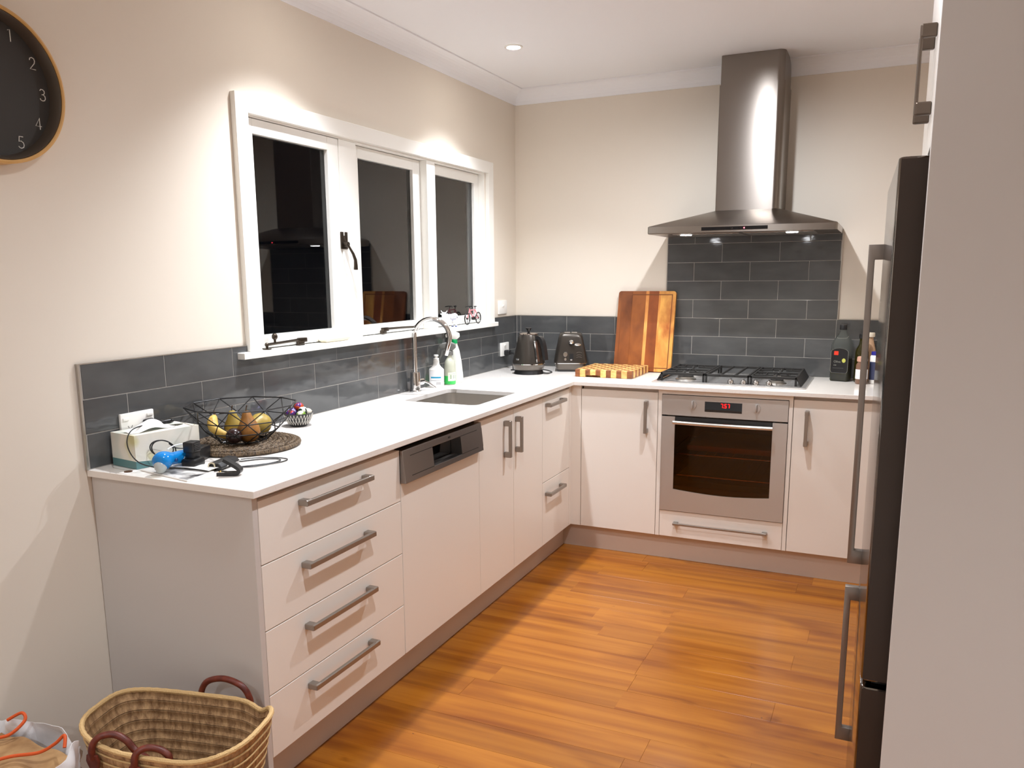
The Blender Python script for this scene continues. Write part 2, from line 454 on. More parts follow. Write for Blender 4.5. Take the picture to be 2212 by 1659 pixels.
# casement stays
def stay(ya, yb, x, z, knob):
    g = G(); g.cyl((x, ya, WZ0+.0002), (x, ya, WZ0+.004), .016, n=20); g.cyl((x, ya, WZ0+.003), (x, ya, z), .005); g.sph((x, ya, z), .008)
    g.tube([(x, ya, z), (x, ya*.5+yb*.5, z+.003), (x-.004, yb-.03, z+.005)], .0055, 8)
    g.box(x-.012, x+.006, yb-.045, yb, z-.006, z+.012, b=.003); g.box(x-.02, x-.004, yb-.04, yb-.005, z-.018, z, b=.002)
    if knob: g.cyl((x, ya+.045, z), (x, ya+.045, z+.018), .0045); g.sph((x, ya+.045, z+.027), (.011, .011, .013))
    wpart('casement_stay', g, M_bronze, win, True)
stay(-2.30, -2.07, .018, WZ0+.018, True)
stay(-1.20, -1.44, -.008, WZ0+.020, False)

# ================================================================ CEILING LIGHTS
first = None
for (lx, ly, lw, beam, soft, lab) in DOWNLIGHTS:
    t = thing('ceiling_downlight', lab, 'downlight', (lx, ly, CEIL-.001))
    g = G(); g.lathe([(.030, .0), (.043, .0), (.045, -.002), (.043, -.005), (.034, -.006), (.030, -.002)], (lx, ly, CEIL-.001), 32); obj('trim_ring', g, M_white, t, True)
    g = G(); g.cyl((lx, ly, CEIL-.0035), (lx, ly, CEIL-.0012), .0295, n=32); obj('lens', g, M_lamp, t)
    L_ = bpy.data.lights.new('downlight_beam', 'SPOT'); L_.energy = lw*1.0; L_.color = LIGHT_COL
    L_.spot_size = math.radians(beam); L_.spot_blend = soft; L_.shadow_soft_size = .028
    lo = bpy.data.objects.new('downlight_beam', L_); COL.objects.link(lo); lo.parent = t; lo.location = (0, 0, -.012)

# ================================================================ CABINETS, LEFT RUN
XF = .6035; FT = .018                          # door face, door thickness
def front(parent, name, y0, y1, z0, z1, axis='x', m=M_cab, label=None):
    g = G()
    if axis == 'x': g.box(XF-FT, XF, y0, y1, z0, z1, b=.0012)
    else: g.box(y0, y1, -.640, -.640+FT, z0, z1, b=.0012)
    return obj(name, g, m, parent, False, label)
CT = .8915                                     # underside of worktop
# end panel + drawer unit
c = thing('drawer_cabinet', 'white four-drawer base cabinet at the free end of the bench, beside the straw basket', 'cabinet', (.30, -2.7, 0))
g = G(); g.box(.002, XF, -3.066, -3.046, .0015, CT-.0005, b=.001); obj('end_panel', g, M_endp, c)
g = G(); g.box(.01, XF-FT-.002, -3.0455, -2.342, .128, CT-.001); obj('carcass', g, M_carc, c)
for z1, z0, hz in ((.8735, .6955, .829), (.6925, .5065, .643), (.5035, .3165, .455), (.3135, .129, .268)):
    d = front(c, 'drawer', -3.044, -2.3425, z0, z1); handle(d, 'y', -2.882, -2.546, hz, XF, 'x', 1)
# dishwasher
c = thing('dishwasher', 'built-in dishwasher with a steel control strip over a plain white door panel', 'dishwasher', (.30, -2.03, 0))
g = G(); g.box(.03, XF-.03, -2.338, -1.74, .13, .873); obj('tub', g, M_dgrey, c)
g = G(); g.box(XF-FT, XF, -2.338, -1.738, .129, .756, b=.0012); obj('door', g, M_cab, c)
DY0, DY1 = -2.341, -1.738
g = G(); prof = [(XF-.03, .757), (XF+.020, .757), (XF+.023, .762), (XF+.012, .866), (XF+.006, .8725), (XF-.03, .8725)]
# fascia as a frame around the grip recess
RY0, RY1, RZ0, RZ1 = -2.140, -1.922, .778, .848
def fx(z): return XF+.023-(z-.762)/(.104)*.011
def fas(y0, y1, z0, z1, dx=0, b=.002):
    gg = G(); gg.prism([(XF-.028, z0), (fx(z0)+dx, z0), (fx(z1)+dx, z1), (XF-.028, z1)], 'y', y0, y1, b=b); return gg
g = fas(DY0, DY1, .757, RZ0)
for q in (fas(DY0, DY1, RZ1, .8725), fas(DY0, RY0, RZ0-.002, RZ1+.002, b=0), fas(RY1, DY1, RZ0-.002, RZ1+.002, b=0)):
    g.add(q.bm)
fa = obj('control_panel', g, M_dgrey if False else mat('dishwasher_steel', srgb(150, 145, 142), .33, metal=1, aniso=.5), c)
g = G(); g.box(XF-.045, XF-.029, RY0-.004, RY1+.004, RZ0-.006, RZ1+.006); obj('grip_recess', g, M_blackg, fa)
for a, b in ((DY0+.045, RY0-.002), (RY1+.002, DY1-.045)):
    for z in (RZ0, RZ1):
        g = G(); g.prism([(fx(z)-.002, z-.0012), (fx(z)+.0006, z-.0012), (fx(z)+.0006, z+.0012), (fx(z)-.002, z+.0012)], 'y', a, b); obj('groove', g, M_black, fa)
bm = text_mesh('AEG', .011, .0003); g = G(); g.add(bm, frame((fx(.860)+.0008, -2.01, .860), (0, 1, 0), (-.1, 0, 1))); obj('lettering', g, M_black, fa)
# sink cabinet
c = thing('sink_cabinet', 'white two-door base cabinet under the sink with paired upright handles', 'cabinet', (.30, -1.39, 0))
g = G(); g.box(.01, XF-FT-.002, -1.735, -1.047, .128, .60); obj('carcass', g, M_carc, c)
g = G(); g.box(XF-.05, XF-FT-.002, -1.735, -1.047, .60, CT-.001); obj('rail', g, M_carc, c)
d = front(c, 'door', -1.7355, -1.3925, .129, .8735); handle(d, 'z', .675, .838, -1.487, XF, 'x', 1)
d = front(c, 'door', -1.3895, -1.0475, .129, .8735); handle(d, 'z', .675, .838, -1.364, XF, 'x', 1)
# narrow drawers in the corner
c = thing('corner_drawer_cabinet', 'narrow white two-drawer base cabinet in the inner corner beside the sink doors', 'cabinet', (.30, -.85, 0))
g = G(); g.box(.01, XF-FT-.002, -1.045, -.675, .128, .70); g.box(XF-.05, XF-FT-.002, -1.045, -.675, .70, CT-.001); obj('carcass', g, M_carc, c)
d = front(c, 'drawer', -1.0445, -.672, .4515, .8735); handle(d, 'y', -1.012, -.795, .836, XF, 'x', 1)
d = front(c, 'drawer', -1.0445, -.672, .129, .4485); handle(d, 'y', -1.012, -.795, .387, XF, 'x', 1)
# ---- back run (face y=-.640)
YF = -.640
c = thing('corner_cabinet', 'white single-door corner base cabinet left of the oven', 'cabinet', (.85, -.3, 0))
g = G(); g.box(XF-.03, .658, YF, YF+FT, .129, CT-.001); g.box(XF-.03, XF, -.670, YF-.0005, .129, CT-.001); obj('corner_filler', g, M_cab, c)
g = G(); g.box(.665, 1.066, YF+FT+.002, -.02, .128, .70); g.box(.665, 1.066, YF+FT+.002, YF+FT+.03, .70, CT-.001); obj('carcass', g, M_carc, c)
d = front(c, 'door', .6605, 1.0665, .129, .8735, 'y'); handle(d, 'z', .664, .830, 1.011, YF, 'y', -1)
c = thing('oven_cabinet', 'white oven housing with a slim drawer under the oven', 'cabinet', (1.39, -.3, 0))
g = G(); g.box(1.0695, 1.0885, YF, YF+.35, .129, CT-.001); g.box(1.6955, 1.7135, YF, YF+.35, .129, CT-.001); g.box(1.0885, 1.6955, YF, YF+.04, .8695, CT-.001); obj('frame', g, M_cab, c)
d = front(c, 'drawer', 1.091, 1.6935, .129, .2665, 'y'); handle(d, 'x', 1.165, 1.625, .206, YF, 'y', -1, w=.011)
c = thing('cooktop_side_cabinet', 'white single-door base cabinet right of the oven, partly behind the fridge handle', 'cabinet', (2.0, -.3, 0))
g = G(); g.box(1.715, XR, YF+FT+.002, -.02, .128, CT-.001); obj('carcass', g, M_carc, c)
d = front(c, 'door', 1.7165, 2.165, .129, .8735, 'y'); handle(d, 'z', .658, .826, 1.778, YF, 'y', -1)
g = G(); g.box(2.168, XR, YF, YF+FT, .129, .8735, b=.0012); obj('filler', g, M_cab, c)
# kickboards
g = G(); g.box(.53, .552, -3.0435, -.588, .002, .1275); o = obj('kickboard', g, mat('kick_board', srgb(205, 190, 178), .4), None); tag(o, 'low white kickboard under the long bench with the drawers', 'kickboard')
g = G(); g.box(.5525, XR, -.6095, -.588, .002, .1275); o = obj('kickboard', g, MATS['kick_board'], None); tag(o, 'low white kickboard under the oven side of the bench', 'kickboard')

# ================================================================ WORKTOP with sink cut-out
SX0, SX1, SY0, SY1 = .140, .512, -1.575, -1.140
def rrect(x0, x1, y0, y1, r, n=6):
    P = []
    for cx, cy, a in ((x1-r, y1-r, 0), (x0+r, y1-r, PI/2), (x0+r, y0+r, PI), (x1-r, y0+r, 1.5*PI)):
        for i in range(n+1): P.append((cx+r*math.cos(a+PI/2*i/n), cy+r*math.sin(a+PI/2*i/n)))
    return P
def worktop():
    bm = bmesh.new()
    outer = [(.0015, -3.0795), (.6235, -3.0795), (.6235, -.6600), (XR, -.6600), (XR, -.0015), (.0015, -.0015)]
    hole = rrect(SX0, SX1, SY0, SY1, .035)
    es = []
    for lp in (outer, hole):
        vs = [bm.verts.new((x, y, ZC)) for x, y in lp]
        es += [bm.edges.new((vs[i], vs[(i+1) % len(vs)])) for i in range(len(vs))]
    bmesh.ops.triangle_fill(bm, use_beauty=True, edges=es)
    r = bmesh.ops.extrude_face_region(bm, geom=bm.faces[:])
    bmesh.ops.translate(bm, verts=[v for v in r['geom'] if isinstance(v, bmesh.types.BMVert)], vec=(0, 0, -.02))
    bmesh.ops.recalc_face_normals(bm, faces=bm.faces)
    g = G(); g.add(bm); return g
o = obj('worktop', worktop(), M_stone); tag(o, 'L-shaped white speckled stone worktop over the base cabinets', 'worktop')
mod = o.modifiers.new('edge', 'BEVEL'); mod.width = .0015; mod.segments = 2; mod.limit_method = 'ANGLE'; mod.angle_limit = .7
# sink
c = thing('kitchen_sink', 'rectangular stainless steel undermount sink in the white worktop', 'sink', (.326, -1.357, ZC))
g = G(); zt = ZC-.0203
loops = []
for (ins, z) in ((-.012, zt), (.003, zt), (.003, zt-.004), (.005, zt-.15), (.012, zt-.168), (.03, zt-.176)):
    loops.append([(x, y, z) for x, y in rrect(SX0-.004+ins, SX1+.004-ins, SY0-.004+ins, SY1+.004-ins, .04 if ins < .02 else .03)])
bm = bmesh.new(); R = [[bm.verts.new(p) for p in lp] for lp in loops]
for a, b in zip(R, R[1:]):
    for i in range(len(a)): bm.faces.new((a[i], a[(i+1) % len(a)], b[(i+1) % len(a)], b[i]))
bm.faces.new(R[-1]); bmesh.ops.recalc_face_normals(bm, faces=bm.faces)
bmesh.ops.solidify(bm, geom=bm.faces[:], thickness=.001)
g.add(bm); obj('basin', g, M_sink, c, True)
g = G(); g.lathe([(0, .002), (.02, .002), (.022, .004), (.034, .004), (.036, .0), (0, 0)], (.326, -1.357, zt-.174), 24); obj('drain', g, M_chrome, c, True)
# tap
TX, TY = .045, -1.299
c = thing('mixer_tap', 'tall chrome gooseneck mixer tap behind the sink', 'tap', (TX, TY, ZC))
g = G(); g.lathe([(0, .0005), (.029, .0005), (.029, .004), (.0245, .008), (.0235, .09), (.022, .096), (0, .097)], (TX, TY, ZC), 32); body = obj('body', g, M_chrome, c, True)
R_ = .088; zs = ZC+.262
ang = math.radians(12)
path = [(TX, TY, ZC+.09), (TX, TY, ZC+.17), (TX, TY, zs)]
for i in range(1, 17):
    a = PI-PI*1.13*i/16
    d_ = R_+R_*math.cos(a)
    path.append((TX+d_*math.cos(ang), TY+d_*math.sin(ang), zs+R_*math.sin(a)))
e = Vector(path[-1]); dd = (e-Vector(path[-2])).normalized(); path.append(tuple(e+dd*.03))
g = G(); g.tube(path, .0115, 16); obj('spout', g, M_chrome, c, True)
g = G(); g.cyl(tuple(e+dd*.028), tuple(e+dd*.05), .0128, n=20); obj('aerator', g, M_chrome, c, True)
g = G(); g.cyl((TX, TY+.018, ZC+.045), (TX+.006, TY+.058, ZC+.045), .017, n=20, b=.002); g.tube([(TX+.006, TY+.05, ZC+.05), (TX+.03, TY+.075, ZC+.035), (TX+.06, TY+.09, ZC+.012)], [.006, .005, .004], 10); obj('lever', g, M_chrome, c, True)

# ================================================================ OVEN
OX0, OX1, OZ0, OZ1 = 1.0905, 1.6935, .2695, .8665
c = thing('oven', 'built-in stainless steel oven with a red clock display below the cooktop', 'oven', (1.39, -.3, .27))
g = G()
g.box(1.105, 1.68, YF+.01, YF+.03, .28, .40); g.box(1.105, 1.68, YF+.01, YF+.03, .765, .86)
g.box(1.10, 1.115, YF+.01, -.06, .28, .86); g.box(1.67, 1.685, YF+.01, -.06, .28, .86)
g.box(1.10, 1.685, YF+.01, -.06, .275, .29); g.box(1.10, 1.685, YF+.01, -.06, .755, .86); g.box(1.10, 1.685, -.08, -.06, .28, .86)
obj('cavity', g, mat('oven_enamel', srgb(84, 62, 42), .4), c)
g = G(); YP = YF-.004
DX0, DX1 = 1.302, 1.481
g.box(OX0, DX0, YP, YF+.012, .7645, OZ1); g.box(DX1, OX1, YP, YF+.012, .7645, OZ1)
g.box(DX0, DX1, YP, YF+.012, .7645, .791); g.box(DX0, DX1, YP, YF+.012, .842, OZ1)
cp_ = obj('control_panel', g, M_steel, c)
g = G(); g.box(DX0, DX1, YP+.002, YP+.006, .802, .842); obj('display', g, M_blackg, cp_)
g = G(); g.box(DX0, DX1, YP+.001, YP+.006, .791, .8018); obj('sensor_strip', g, M_dgrey, cp_)
SEG = {'7': 'abc', '5': 'afgcd', '1': 'bc'}
def seg7(ch, x, z, w, h, y, t=.0030):
    gg = G(); sl = .08
    S = {'a': ((0, h), (w, h)), 'g': ((0, h/2), (w, h/2)), 'd': ((0, 0), (w, 0)), 'f': ((0, h/2), (0, h)), 'b': ((w, h/2), (w, h)), 'e': ((0, 0), (0, h/2)), 'c': ((w, 0), (w, h/2))}
    for k in SEG[ch]:
        (a, b), (p, q) = S[k]; gg.tube([(x+a+b*sl, y, z+b), (x+p+q*sl, y, z+q)], t/2, 6)
    return gg
for i, ch in enumerate('757'):
    x = 1.379+i*.0145+(.003 if i else 0)
    g = seg7(ch, x, .8155, .0085, .018, YP+.0015); obj('digit', g, M_red, cp_)
g = G(); g.sph((1.3925, YP+.0015, .8155), .0016, 8, 6); obj('digit_dot', g, M_red, cp_)
for kx in (1.243, 1.548):
    g = G(); g.cyl((kx, YP-.0001, .822), (kx, YP-.004, .822), .019, n=28); g.box(kx-.004, kx+.004, YP-.016, YP-.003, .804, .842, b=.0025); obj('knob', g, M_steel, c, True)
# door
WX0, WX1, WZa, WZb = 1.157, 1.626, .384, .7575
g = G(); YD = YF-.006
g.box(OX0, WX0, YD, YF+.010, OZ0, WZb); g.box(WX1, OX1, YD, YF+.010, OZ0, WZb)
n = 12; arc = [(WX0+(WX1-WX0)*i/n, WZa-.014*math.sin(PI*i/n)) for i in range(n+1)]
g.prism([(WX0, OZ0), (WX1, OZ0)]+[(p[0], p[1]) for p in reversed(arc)], 'y', YD, YF+.010)
door = obj('door', g, M_steel, c)
M_oglass = bpy.data.materials.new('oven_glass'); M_oglass.use_nodes = True
def _tinted(m, tint):
    N = m.node_tree.nodes; L = m.node_tree.links; N.remove(N['Principled BSDF'])
    tr = N.new('ShaderNodeBsdfTransparent'); tr.inputs[0].default_value = tint
    gl = N.new('ShaderNodeBsdfGlossy'); gl.inputs['Roughness'].default_value = .04
    fr = N.new('ShaderNodeFresnel'); fr.inputs[0].default_value = 1.5; mx = N.new('ShaderNodeMixShader')
    L.new(fr.outputs[0], mx.inputs[0]); L.new(tr.outputs[0], mx.inputs[1]); L.new(gl.outputs[0], mx.inputs[2]); L.new(mx.outputs[0], N['Material Output'].inputs[0])
_tinted(M_oglass, srgb(212, 184, 148))
g = G(); g.prism([(p[0], p[1]) for p in arc]+[(WX1, .748), (WX0, .748)], 'y', YD+.003, YD+.006); obj('glass', g, M_oglass, door)
g = G(); g.box(WX0, WX1, YD+.002, YF+.012, .7185, .7580); obj('vent_gap', g, M_black, door)
hp = [(WX0-.003+(WX1-WX0+.006)*i/14, YD-.030-.010*math.sin(PI*i/14), .733) for i in range(15)]
g = G(); g.tube(hp, .0095, 12)
for hx in (WX0+.012, WX1-.012): g.cyl((hx, YD+.004, .733), (hx, YD-.03, .733), .007, n=12)
obj('door_handle', g, mat('bright_steel', srgb(205, 200, 194), .25, metal=1), door, True)
for rz in (.56, .45):
    g = G(); g.tube([(1.12, -.60, rz), (1.665, -.60, rz), (1.665, -.12, rz), (1.12, -.12, rz)], .0035, 6, True)
    for i in range(1, 12): g.cyl((1.12+.045*i, -.60, rz), (1.12+.045*i, -.12, rz), .0018, n=6)
    obj('rack', g, M_chrome, c, True)
g = G(); g.box(1.20, 1.66, -.55, -.14, .57, .60, b=.008); obj('baking_tray', g, mat('copper_tray', srgb(150, 96, 48), .4, metal=.6), c, True)

# ================================================================ COOKTOP
CX0, CX1, CY0, CY1 = 1.006, 1.757, -.555, -.055
c = thing('gas_cooktop', 'stainless four-burner gas cooktop with black cast-iron trivets and four knobs in front', 'cooktop', (1.38, -.3, ZC))
g = G(); g.prism(rrect(CX0, CX1, CY0, CY1, .012, 3), 'z', ZC+.0004, ZC+.006, b=.002)
tray = obj('tray', g, mat('polished_tray', srgb(222, 220, 218), .3, metal=.8), c, True)
g = G(); g.prism(rrect(CX0+.03, CX1-.03, CY0+.035, CY1-.02, .01, 3), 'z', ZC+.006, ZC+.0075); obj('burner_plate', g, mat('plate_steel', srgb(190, 188, 186), .2, metal=.6), c)
BUR = [(1.155, -.415, .042), (1.155, -.185, .034), (1.61, -.415, .034), (1.61, -.185, .046)]
for bx_, by_, br in BUR:
    g = G(); g.lathe([(0, .0076), (br+.012, .0076), (br+.010, .012), (br, .014), (br, .024), (0, .024)], (bx_, by_, ZC), 28); b_ = obj('burner', g, M_alu, c, True)
    g = G(); g.lathe([(0, .0242), (br-.004, .0242), (br-.002, .028), (br-.008, .031), (0, .032)], (bx_, by_, ZC), 28); obj('burner_cap', g, M_iron, b_, True)
def trivet(x0, x1, burners, side):
    g = G(); y0, y1 = CY0+.045, CY1-.025; zt_ = ZC+.052; w = .010
    for yy in (y0, y1-w): g.box(x0, x1, yy, yy+w, zt_-.013, zt_, b=.002)
    for xx in (x0, x1-w): g.box(xx, xx+w, y0, y1, zt_-.013, zt_, b=.002)
    for xx in (x0, x1-w):
        for yy in (y0, y1-w): g.box(xx, xx+w, yy, yy+w, ZC+.0078, zt_-.01, b=.0015)
    if side is not None:       # the closed side wall
        xx = x0 if side < 0 else x1-.006
        a = .022*side
        g.prism([(xx, zt_-.006), (xx+.006, zt_-.006), (xx+.006+a, ZC+.009), (xx+a, ZC+.009)], 'y', y0+.004, y1-.004)
    for bx_, by_, br in burners:
        for dx, dy in ((1, 0), (-1, 0), (0, 1), (0, -1)):
            ex = x1 if dx > 0 else x0 if dx < 0 else bx_
            ey = (min(by_+.118, y1) if dy > 0 else max(by_-.118, y0)) if dy else by_
            sx_, sy_ = bx_+dx*.018, by_+dy*.018
            g.tube([(ex, ey, zt_-.007), (sx_, sy_, zt_-.004), ], .0045, 6)
            g.tube([(bx_+dx*.055, by_+dy*.055, zt_-.005), (bx_+dx*.045, by_+dy*.045, zt_+.006)], .004, 6)
    if len(burners) == 2: g.box(x0, x1, (y0+y1)/2-.005, (y0+y1)/2+.005, zt_-.012, zt_-.001, b=.002)
    else:
        for k in (1, 2): 
            xx = x0+(x1-x0)*k/3; g.box(xx-.004, xx+.004, y0, y1, zt_-.011, zt_-.001, b=.002)
    return g
obj('trivet', trivet(1.045, 1.268, BUR[:2], -1), M_iron, c)
obj('trivet', trivet(1.272, 1.488, [], None), M_iron, c)
obj('trivet', trivet(1.492, 1.712, BUR[2:], 1), M_iron, c)
for kx in (1.400, 1.462, 1.522, 1.584):
    g = G(); ky = CY0+.042
    g.lathe([(0, .0062), (.021, .0062), (.021, .009), (.015, .012), (.0135, .024), (.0115, .0265), (0, .027)], (kx, ky, ZC), 24); g.box(kx-.003, kx+.003, ky-.015, ky+.015, ZC+.024, ZC+.034, b=.0015)
    obj('knob', g, M_chrome, c, True)

# ================================================================ RANGE HOOD
c = thing('range_hood', 'stainless steel chimney range hood over the cooktop', 'range hood', (1.40, -.002, 1.665))
def chim(x0, x1, yd, r, n=10):
    P = [(x0, -.001), (x0, -yd+.004), (x0+.004, -yd)]
    P += [(x1-r+r*math.sin(PI/2*i/n), -yd+r-r*math.cos(PI/2*i/n)) for i in range(n+1)]
    P += [(x1, -.001)]
    return P
g = G(); g.prism(chim(1.249, 1.561, .282, .034), 'z', 1.775, 2.389); obj('chimney_lower', g, M_hood, c, True)
g = G(); g.prism(chim(1.253, 1.557, .278, .034), 'z', 2.384, CEIL-.0008); obj('chimney_upper', g, M_hood, c, True)
HX0, HX1, HY = .948, 1.850, -.478
zb, zl, ztp = 1.6655, 1.7005, 1.779
bm = bmesh.new()
def ring(x0, x1, y0, y1, z, r, sag=0):
    P = []
    for cx, cy, a in ((x0+r, y0+r, PI), (x1-r, y0+r, 1.5*PI)):
        for i in range(5): P.append((cx+r*math.cos(a+PI/2*i/4), cy+r*math.sin(a+PI/2*i/4)))
    P += [(x1, y1), (x0, y1)]
    return [bm.verts.new((x, y, z-sag*(x-HX0)/(HX1-HX0))) for x, y in P]
sg = .006
Rr = [ring(HX0, HX1, HY, -.0105, zb, .012, sg), ring(HX0, HX1, HY, -.0105, zl-.004, .012, sg), ring(HX0+.004, HX1-.004, HY+.004, -.0105, zl, .012, sg), ring(1.248, 1.562, -.284, -.0105, ztp, .010)]
for a, b in zip(Rr, Rr[1:]):
    for i in range(len(a)): bm.faces.new((a[i], a[(i+1) % len(a)], b[(i+1) % len(a)], b[i]))
bm.faces.new(Rr[-1])
bmesh.ops.recalc_face_normals(bm, faces=bm.faces)
g = G(); g.add(bm); can = obj('canopy', g, mat('canopy_steel', srgb(150, 143, 136), .30, metal=1, aniso=.7), c, True)
g = G(); g.box(HX0+.004, HX1-.004, HY+.004, -.012, zb-.001, zb+.004, M=Matrix.Translation((0, 0, -.003))); und = obj('underside', g, mat('hood_under', srgb(150, 138, 128), .3, metal=1), c)
for fx0, fx1 in ((1.06, 1.39), (1.41, 1.74)):
    g = G(); g.box(fx0, fx1, -.40, -.08, zb-.0062, zb-.0042, b=.0008)
    for i in range(9): g.box(fx0+.02+i*.033, fx0+.035+i*.033, -.38, -.10, zb-.0072, zb-.0062)
    obj('filter', g, M_alu, c)
g = G(); g.box(1.222, 1.538, HY-.0012, HY+.004, zb+.006, zb+.0225); cs = obj('control_strip', g, M_blackg, c)
g = G(); g.sph((1.428, HY-.0012, zb+.014), .0032, 10, 6); obj('indicator', g, mat('red_dot', (.9, .02, .03), .4, emit=(1, .05, .07, 1), es=8), cs)
g = G(); g.sph((1.372, HY-.0012, zb+.014), .0032, 10, 6); obj('indicator', g, M_dgrey, cs)
for lx in (1.135, 1.645):
    g = G(); ly = -.425
    g.cyl((lx, ly, zb-.010), (lx, ly, zb-.0042), .033, n=28); hl = obj('lamp_ring', g, M_chrome, c, True)
    g = G(); g.cyl((lx, ly, zb-.0125), (lx, ly, zb-.0102), .028, n=28); obj('lamp_lens', g, M_hoodlamp, hl)
    L_ = bpy.data.lights.new('hood_beam', 'SPOT'); L_.energy = 4; L_.color = (1, .95, .88); L_.spot_size = math.radians(130); L_.spot_blend = .6; L_.shadow_soft_size = .02
    lo = bpy.data.objects.new('hood_beam', L_); COL.objects.link(lo); lo.parent = hl; lo.location = Vector((lx, ly, zb-.018))-Vector(c.location)

# ================================================================ FRIDGE, TALL PANEL, OVERHEAD CUPBOARD
FY0, FY1 = -3.05, -2.39; FXN, FXF = 2.080, 2.0625
def fxy(y): return FXN+(FXF-FXN)*(y-FY0)/(FY1-FY0)
c = thing('fridge', 'tall dark graphite fridge freezer with long steel bar handles, seen edge-on', 'fridge', (2.4, -2.72, 0))
g = G(); g.box(2.135, 2.78, FY0+.004, FY1-.004, .03, 1.655, b=.004); obj('body', g, M_fridge, c)
def fdoor(z0, z1):
    g = G(); r = .014
    P = []
    n = 5
    P += [(2.130, FY0)]
    for i in range(n+1):
        a = PI/2*i/n; P.append((FXN+r-r*math.sin(a), FY0+r-r*math.cos(a)))
    for i in range(n+1):
        a = PI/2*i/n; P.append((FXF+r-r*math.cos(a), FY1-r+r*math.sin(a)))
    P += [(2.130, FY1)]
    g.prism(P, 'z', z0, z1, b=.003)
    return g
for z0, z1, h0, h1 in ((.684, 1.652, .716, 1.524), (.035, .672, .218, .652)):
    d = obj('door', fdoor(z0, z1), M_fdoor, c, True)
    g = G(); g.box(FXN+.004, 2.129, FY0-.0012, FY0-.0002, z0+.004, z1-.004); obj('door_side', g, M_fridge, d)
    hy = -2.445; fxh = fxy(hy); g = G()
    g.prism([(fxh-.034, h0), (fxh+.001, h0), (fxh+.001, h0+.036), (fxh-.019, h0+.036), (fxh-.019, h1-.036), (fxh+.001, h1-.036), (fxh+.001, h1), (fxh-.034, h1)], 'y', hy-.010, hy+.010, b=.0012)
    obj('handle', g, mat('fridge_handle_steel', srgb(140, 130, 122), .35, metal=.6), d, True)
g = G(); g.box(2.10, 2.13, FY0+.02, FY1-.02, .673, .683); obj('gasket', g, M_black, c)
for fx_ in (2.2, 2.7):
    for fy_ in (FY0+.08, FY1-.08):
        g = G(); g.cyl((fx_, fy_, .0018), (fx_, fy_, .031), .02, n=12); obj('foot', g, M_black, c)
o = None
g = G(); g.box(2.1245, XW-.001, -3.138, -3.118, .0025, CEIL-.0015, b=.001)
o = obj('tall_end_panel', g, M_endp); tag(o, 'tall plain pale end panel enclosing the near side of the fridge', 'panel')
c = thing('overhead_cabinet', 'white cupboard above the fridge with two clear-ended upright handles', 'cabinet', (2.45, -2.75, 1.685))
g = G(); g.box(2.150, XW-.001, -3.116, -2.38, 1.684, CEIL-.08); obj('carcass', g, M_carc, c)
for a, b, hy in ((-3.116, -2.7495, -2.80), (-2.7465, -2.38, -2.70)):
    g = G(); g.box(2.131, 2.149, a, b, 1.684, CEIL-.081, b=.001); d = obj('door', g, M_cab, c)
    handle(d, 'z', 1.758, 1.924, hy, 2.131, 'x', -1, stand=.030, w=.014, t=.006).data.materials[0] = mat('dark_nickel', srgb(104, 92, 82), .35, metal=.7)
g = G(); g.box(2.135, XW-.001, -3.116, -2.38, CEIL-.079, CEIL-.001); obj('scribe', g, M_cab, c)

# ================================================================ WALL CLOCK
KY, KZ, KR = -3.258, 1.938, .192
c = thing('wall_clock', 'round black wall clock with thin wooden rim and white numerals', 'clock', (.0, KY, KZ))
Mx = Matrix.Translation((0, KY, KZ)) @ Matrix.Rotation(PI/2, 4, 'Y')
g = G(); g.lathe([(.150, .0008), (KR, .0008), (KR, .046), (KR-.005, .048), (KR-.009, .046), (KR-.009, .010), (.150, .010)], (0, 0, 0), 96, Mx); obj('rim', g, mat('clock_wood', srgb(205, 160, 96), .45), c, True)
g = G(); g.lathe([(KR-.0095, .012), (KR-.0095, .044), (KR-.0115, .045), (KR-.0125, .044), (KR-.0225, .0135), (KR-.0225, .012)], (0, 0, 0), 96, Mx); obj('inner_ring', g, mat('clock_ring', srgb(86, 76, 66), .4, metal=.3), c, True)
g = G(); g.lathe([(0, .011), (KR-.0098, .011), (KR-.0098, .014), (0, .014)], (0, 0, 0), 96, Mx); obj('dial', g, mat('clock_dial', srgb(52, 49, 46), .6), c)
ST = {'0': [[(0, .5), (.1, .85), (.5, 1), (.9, .85), (1, .5), (.9, .15), (.5, 0), (.1, .15), (0, .5)]],
      '1': [[(.2, .92), (.55, 1), (.55, 0)]],
      '2': [[(.05, .75), (.15, .92), (.45, 1), (.8, .93), (.92, .74), (.82, .52), (.05, 0), (1, 0)]],
      '3': [[(.08, .86), (.3, .99), (.62, .98), (.86, .85), (.84, .66), (.62, .55), (.38, .53)], [(.62, .55), (.9, .42), (.95, .22), (.78, .05), (.45, 0), (.18, .04), (.02, .18)]],
      '4': [[(.72, 0), (.72, 1), (0, .28), (1, .28)]],
      '5': [[(.88, 1), (.25, 1), (.15, .56), (.5, .63), (.85, .5), (.95, .3), (.85, .1), (.5, 0), (.2, .03), (.02, .15)]],
      '6': [[(.7, 1), (.2, .5), (.05, .28), (.2, .07), (.5, 0), (.85, .1), (.95, .3), (.8, .52), (.5, .58), (.15, .45)]],
      '7': [[(0, 1), (1, 1), (.35, 0)]],
      '8': [[(.5, .54), (.15, .68), (.15, .88), (.5, 1), (.85, .88), (.85, .68), (.5, .54), (.05, .36), (.05, .14), (.5, 0), (.95, .14), (.95, .36), (.5, .54)]],
      '9': [[(.3, 0), (.8, .5), (.95, .72), (.8, .93), (.5, 1), (.15, .9), (.05, .7), (.2, .48), (.5, .42), (.85, .55)]]}
M_num = mat('numeral_white', srgb(225, 222, 215), .5)
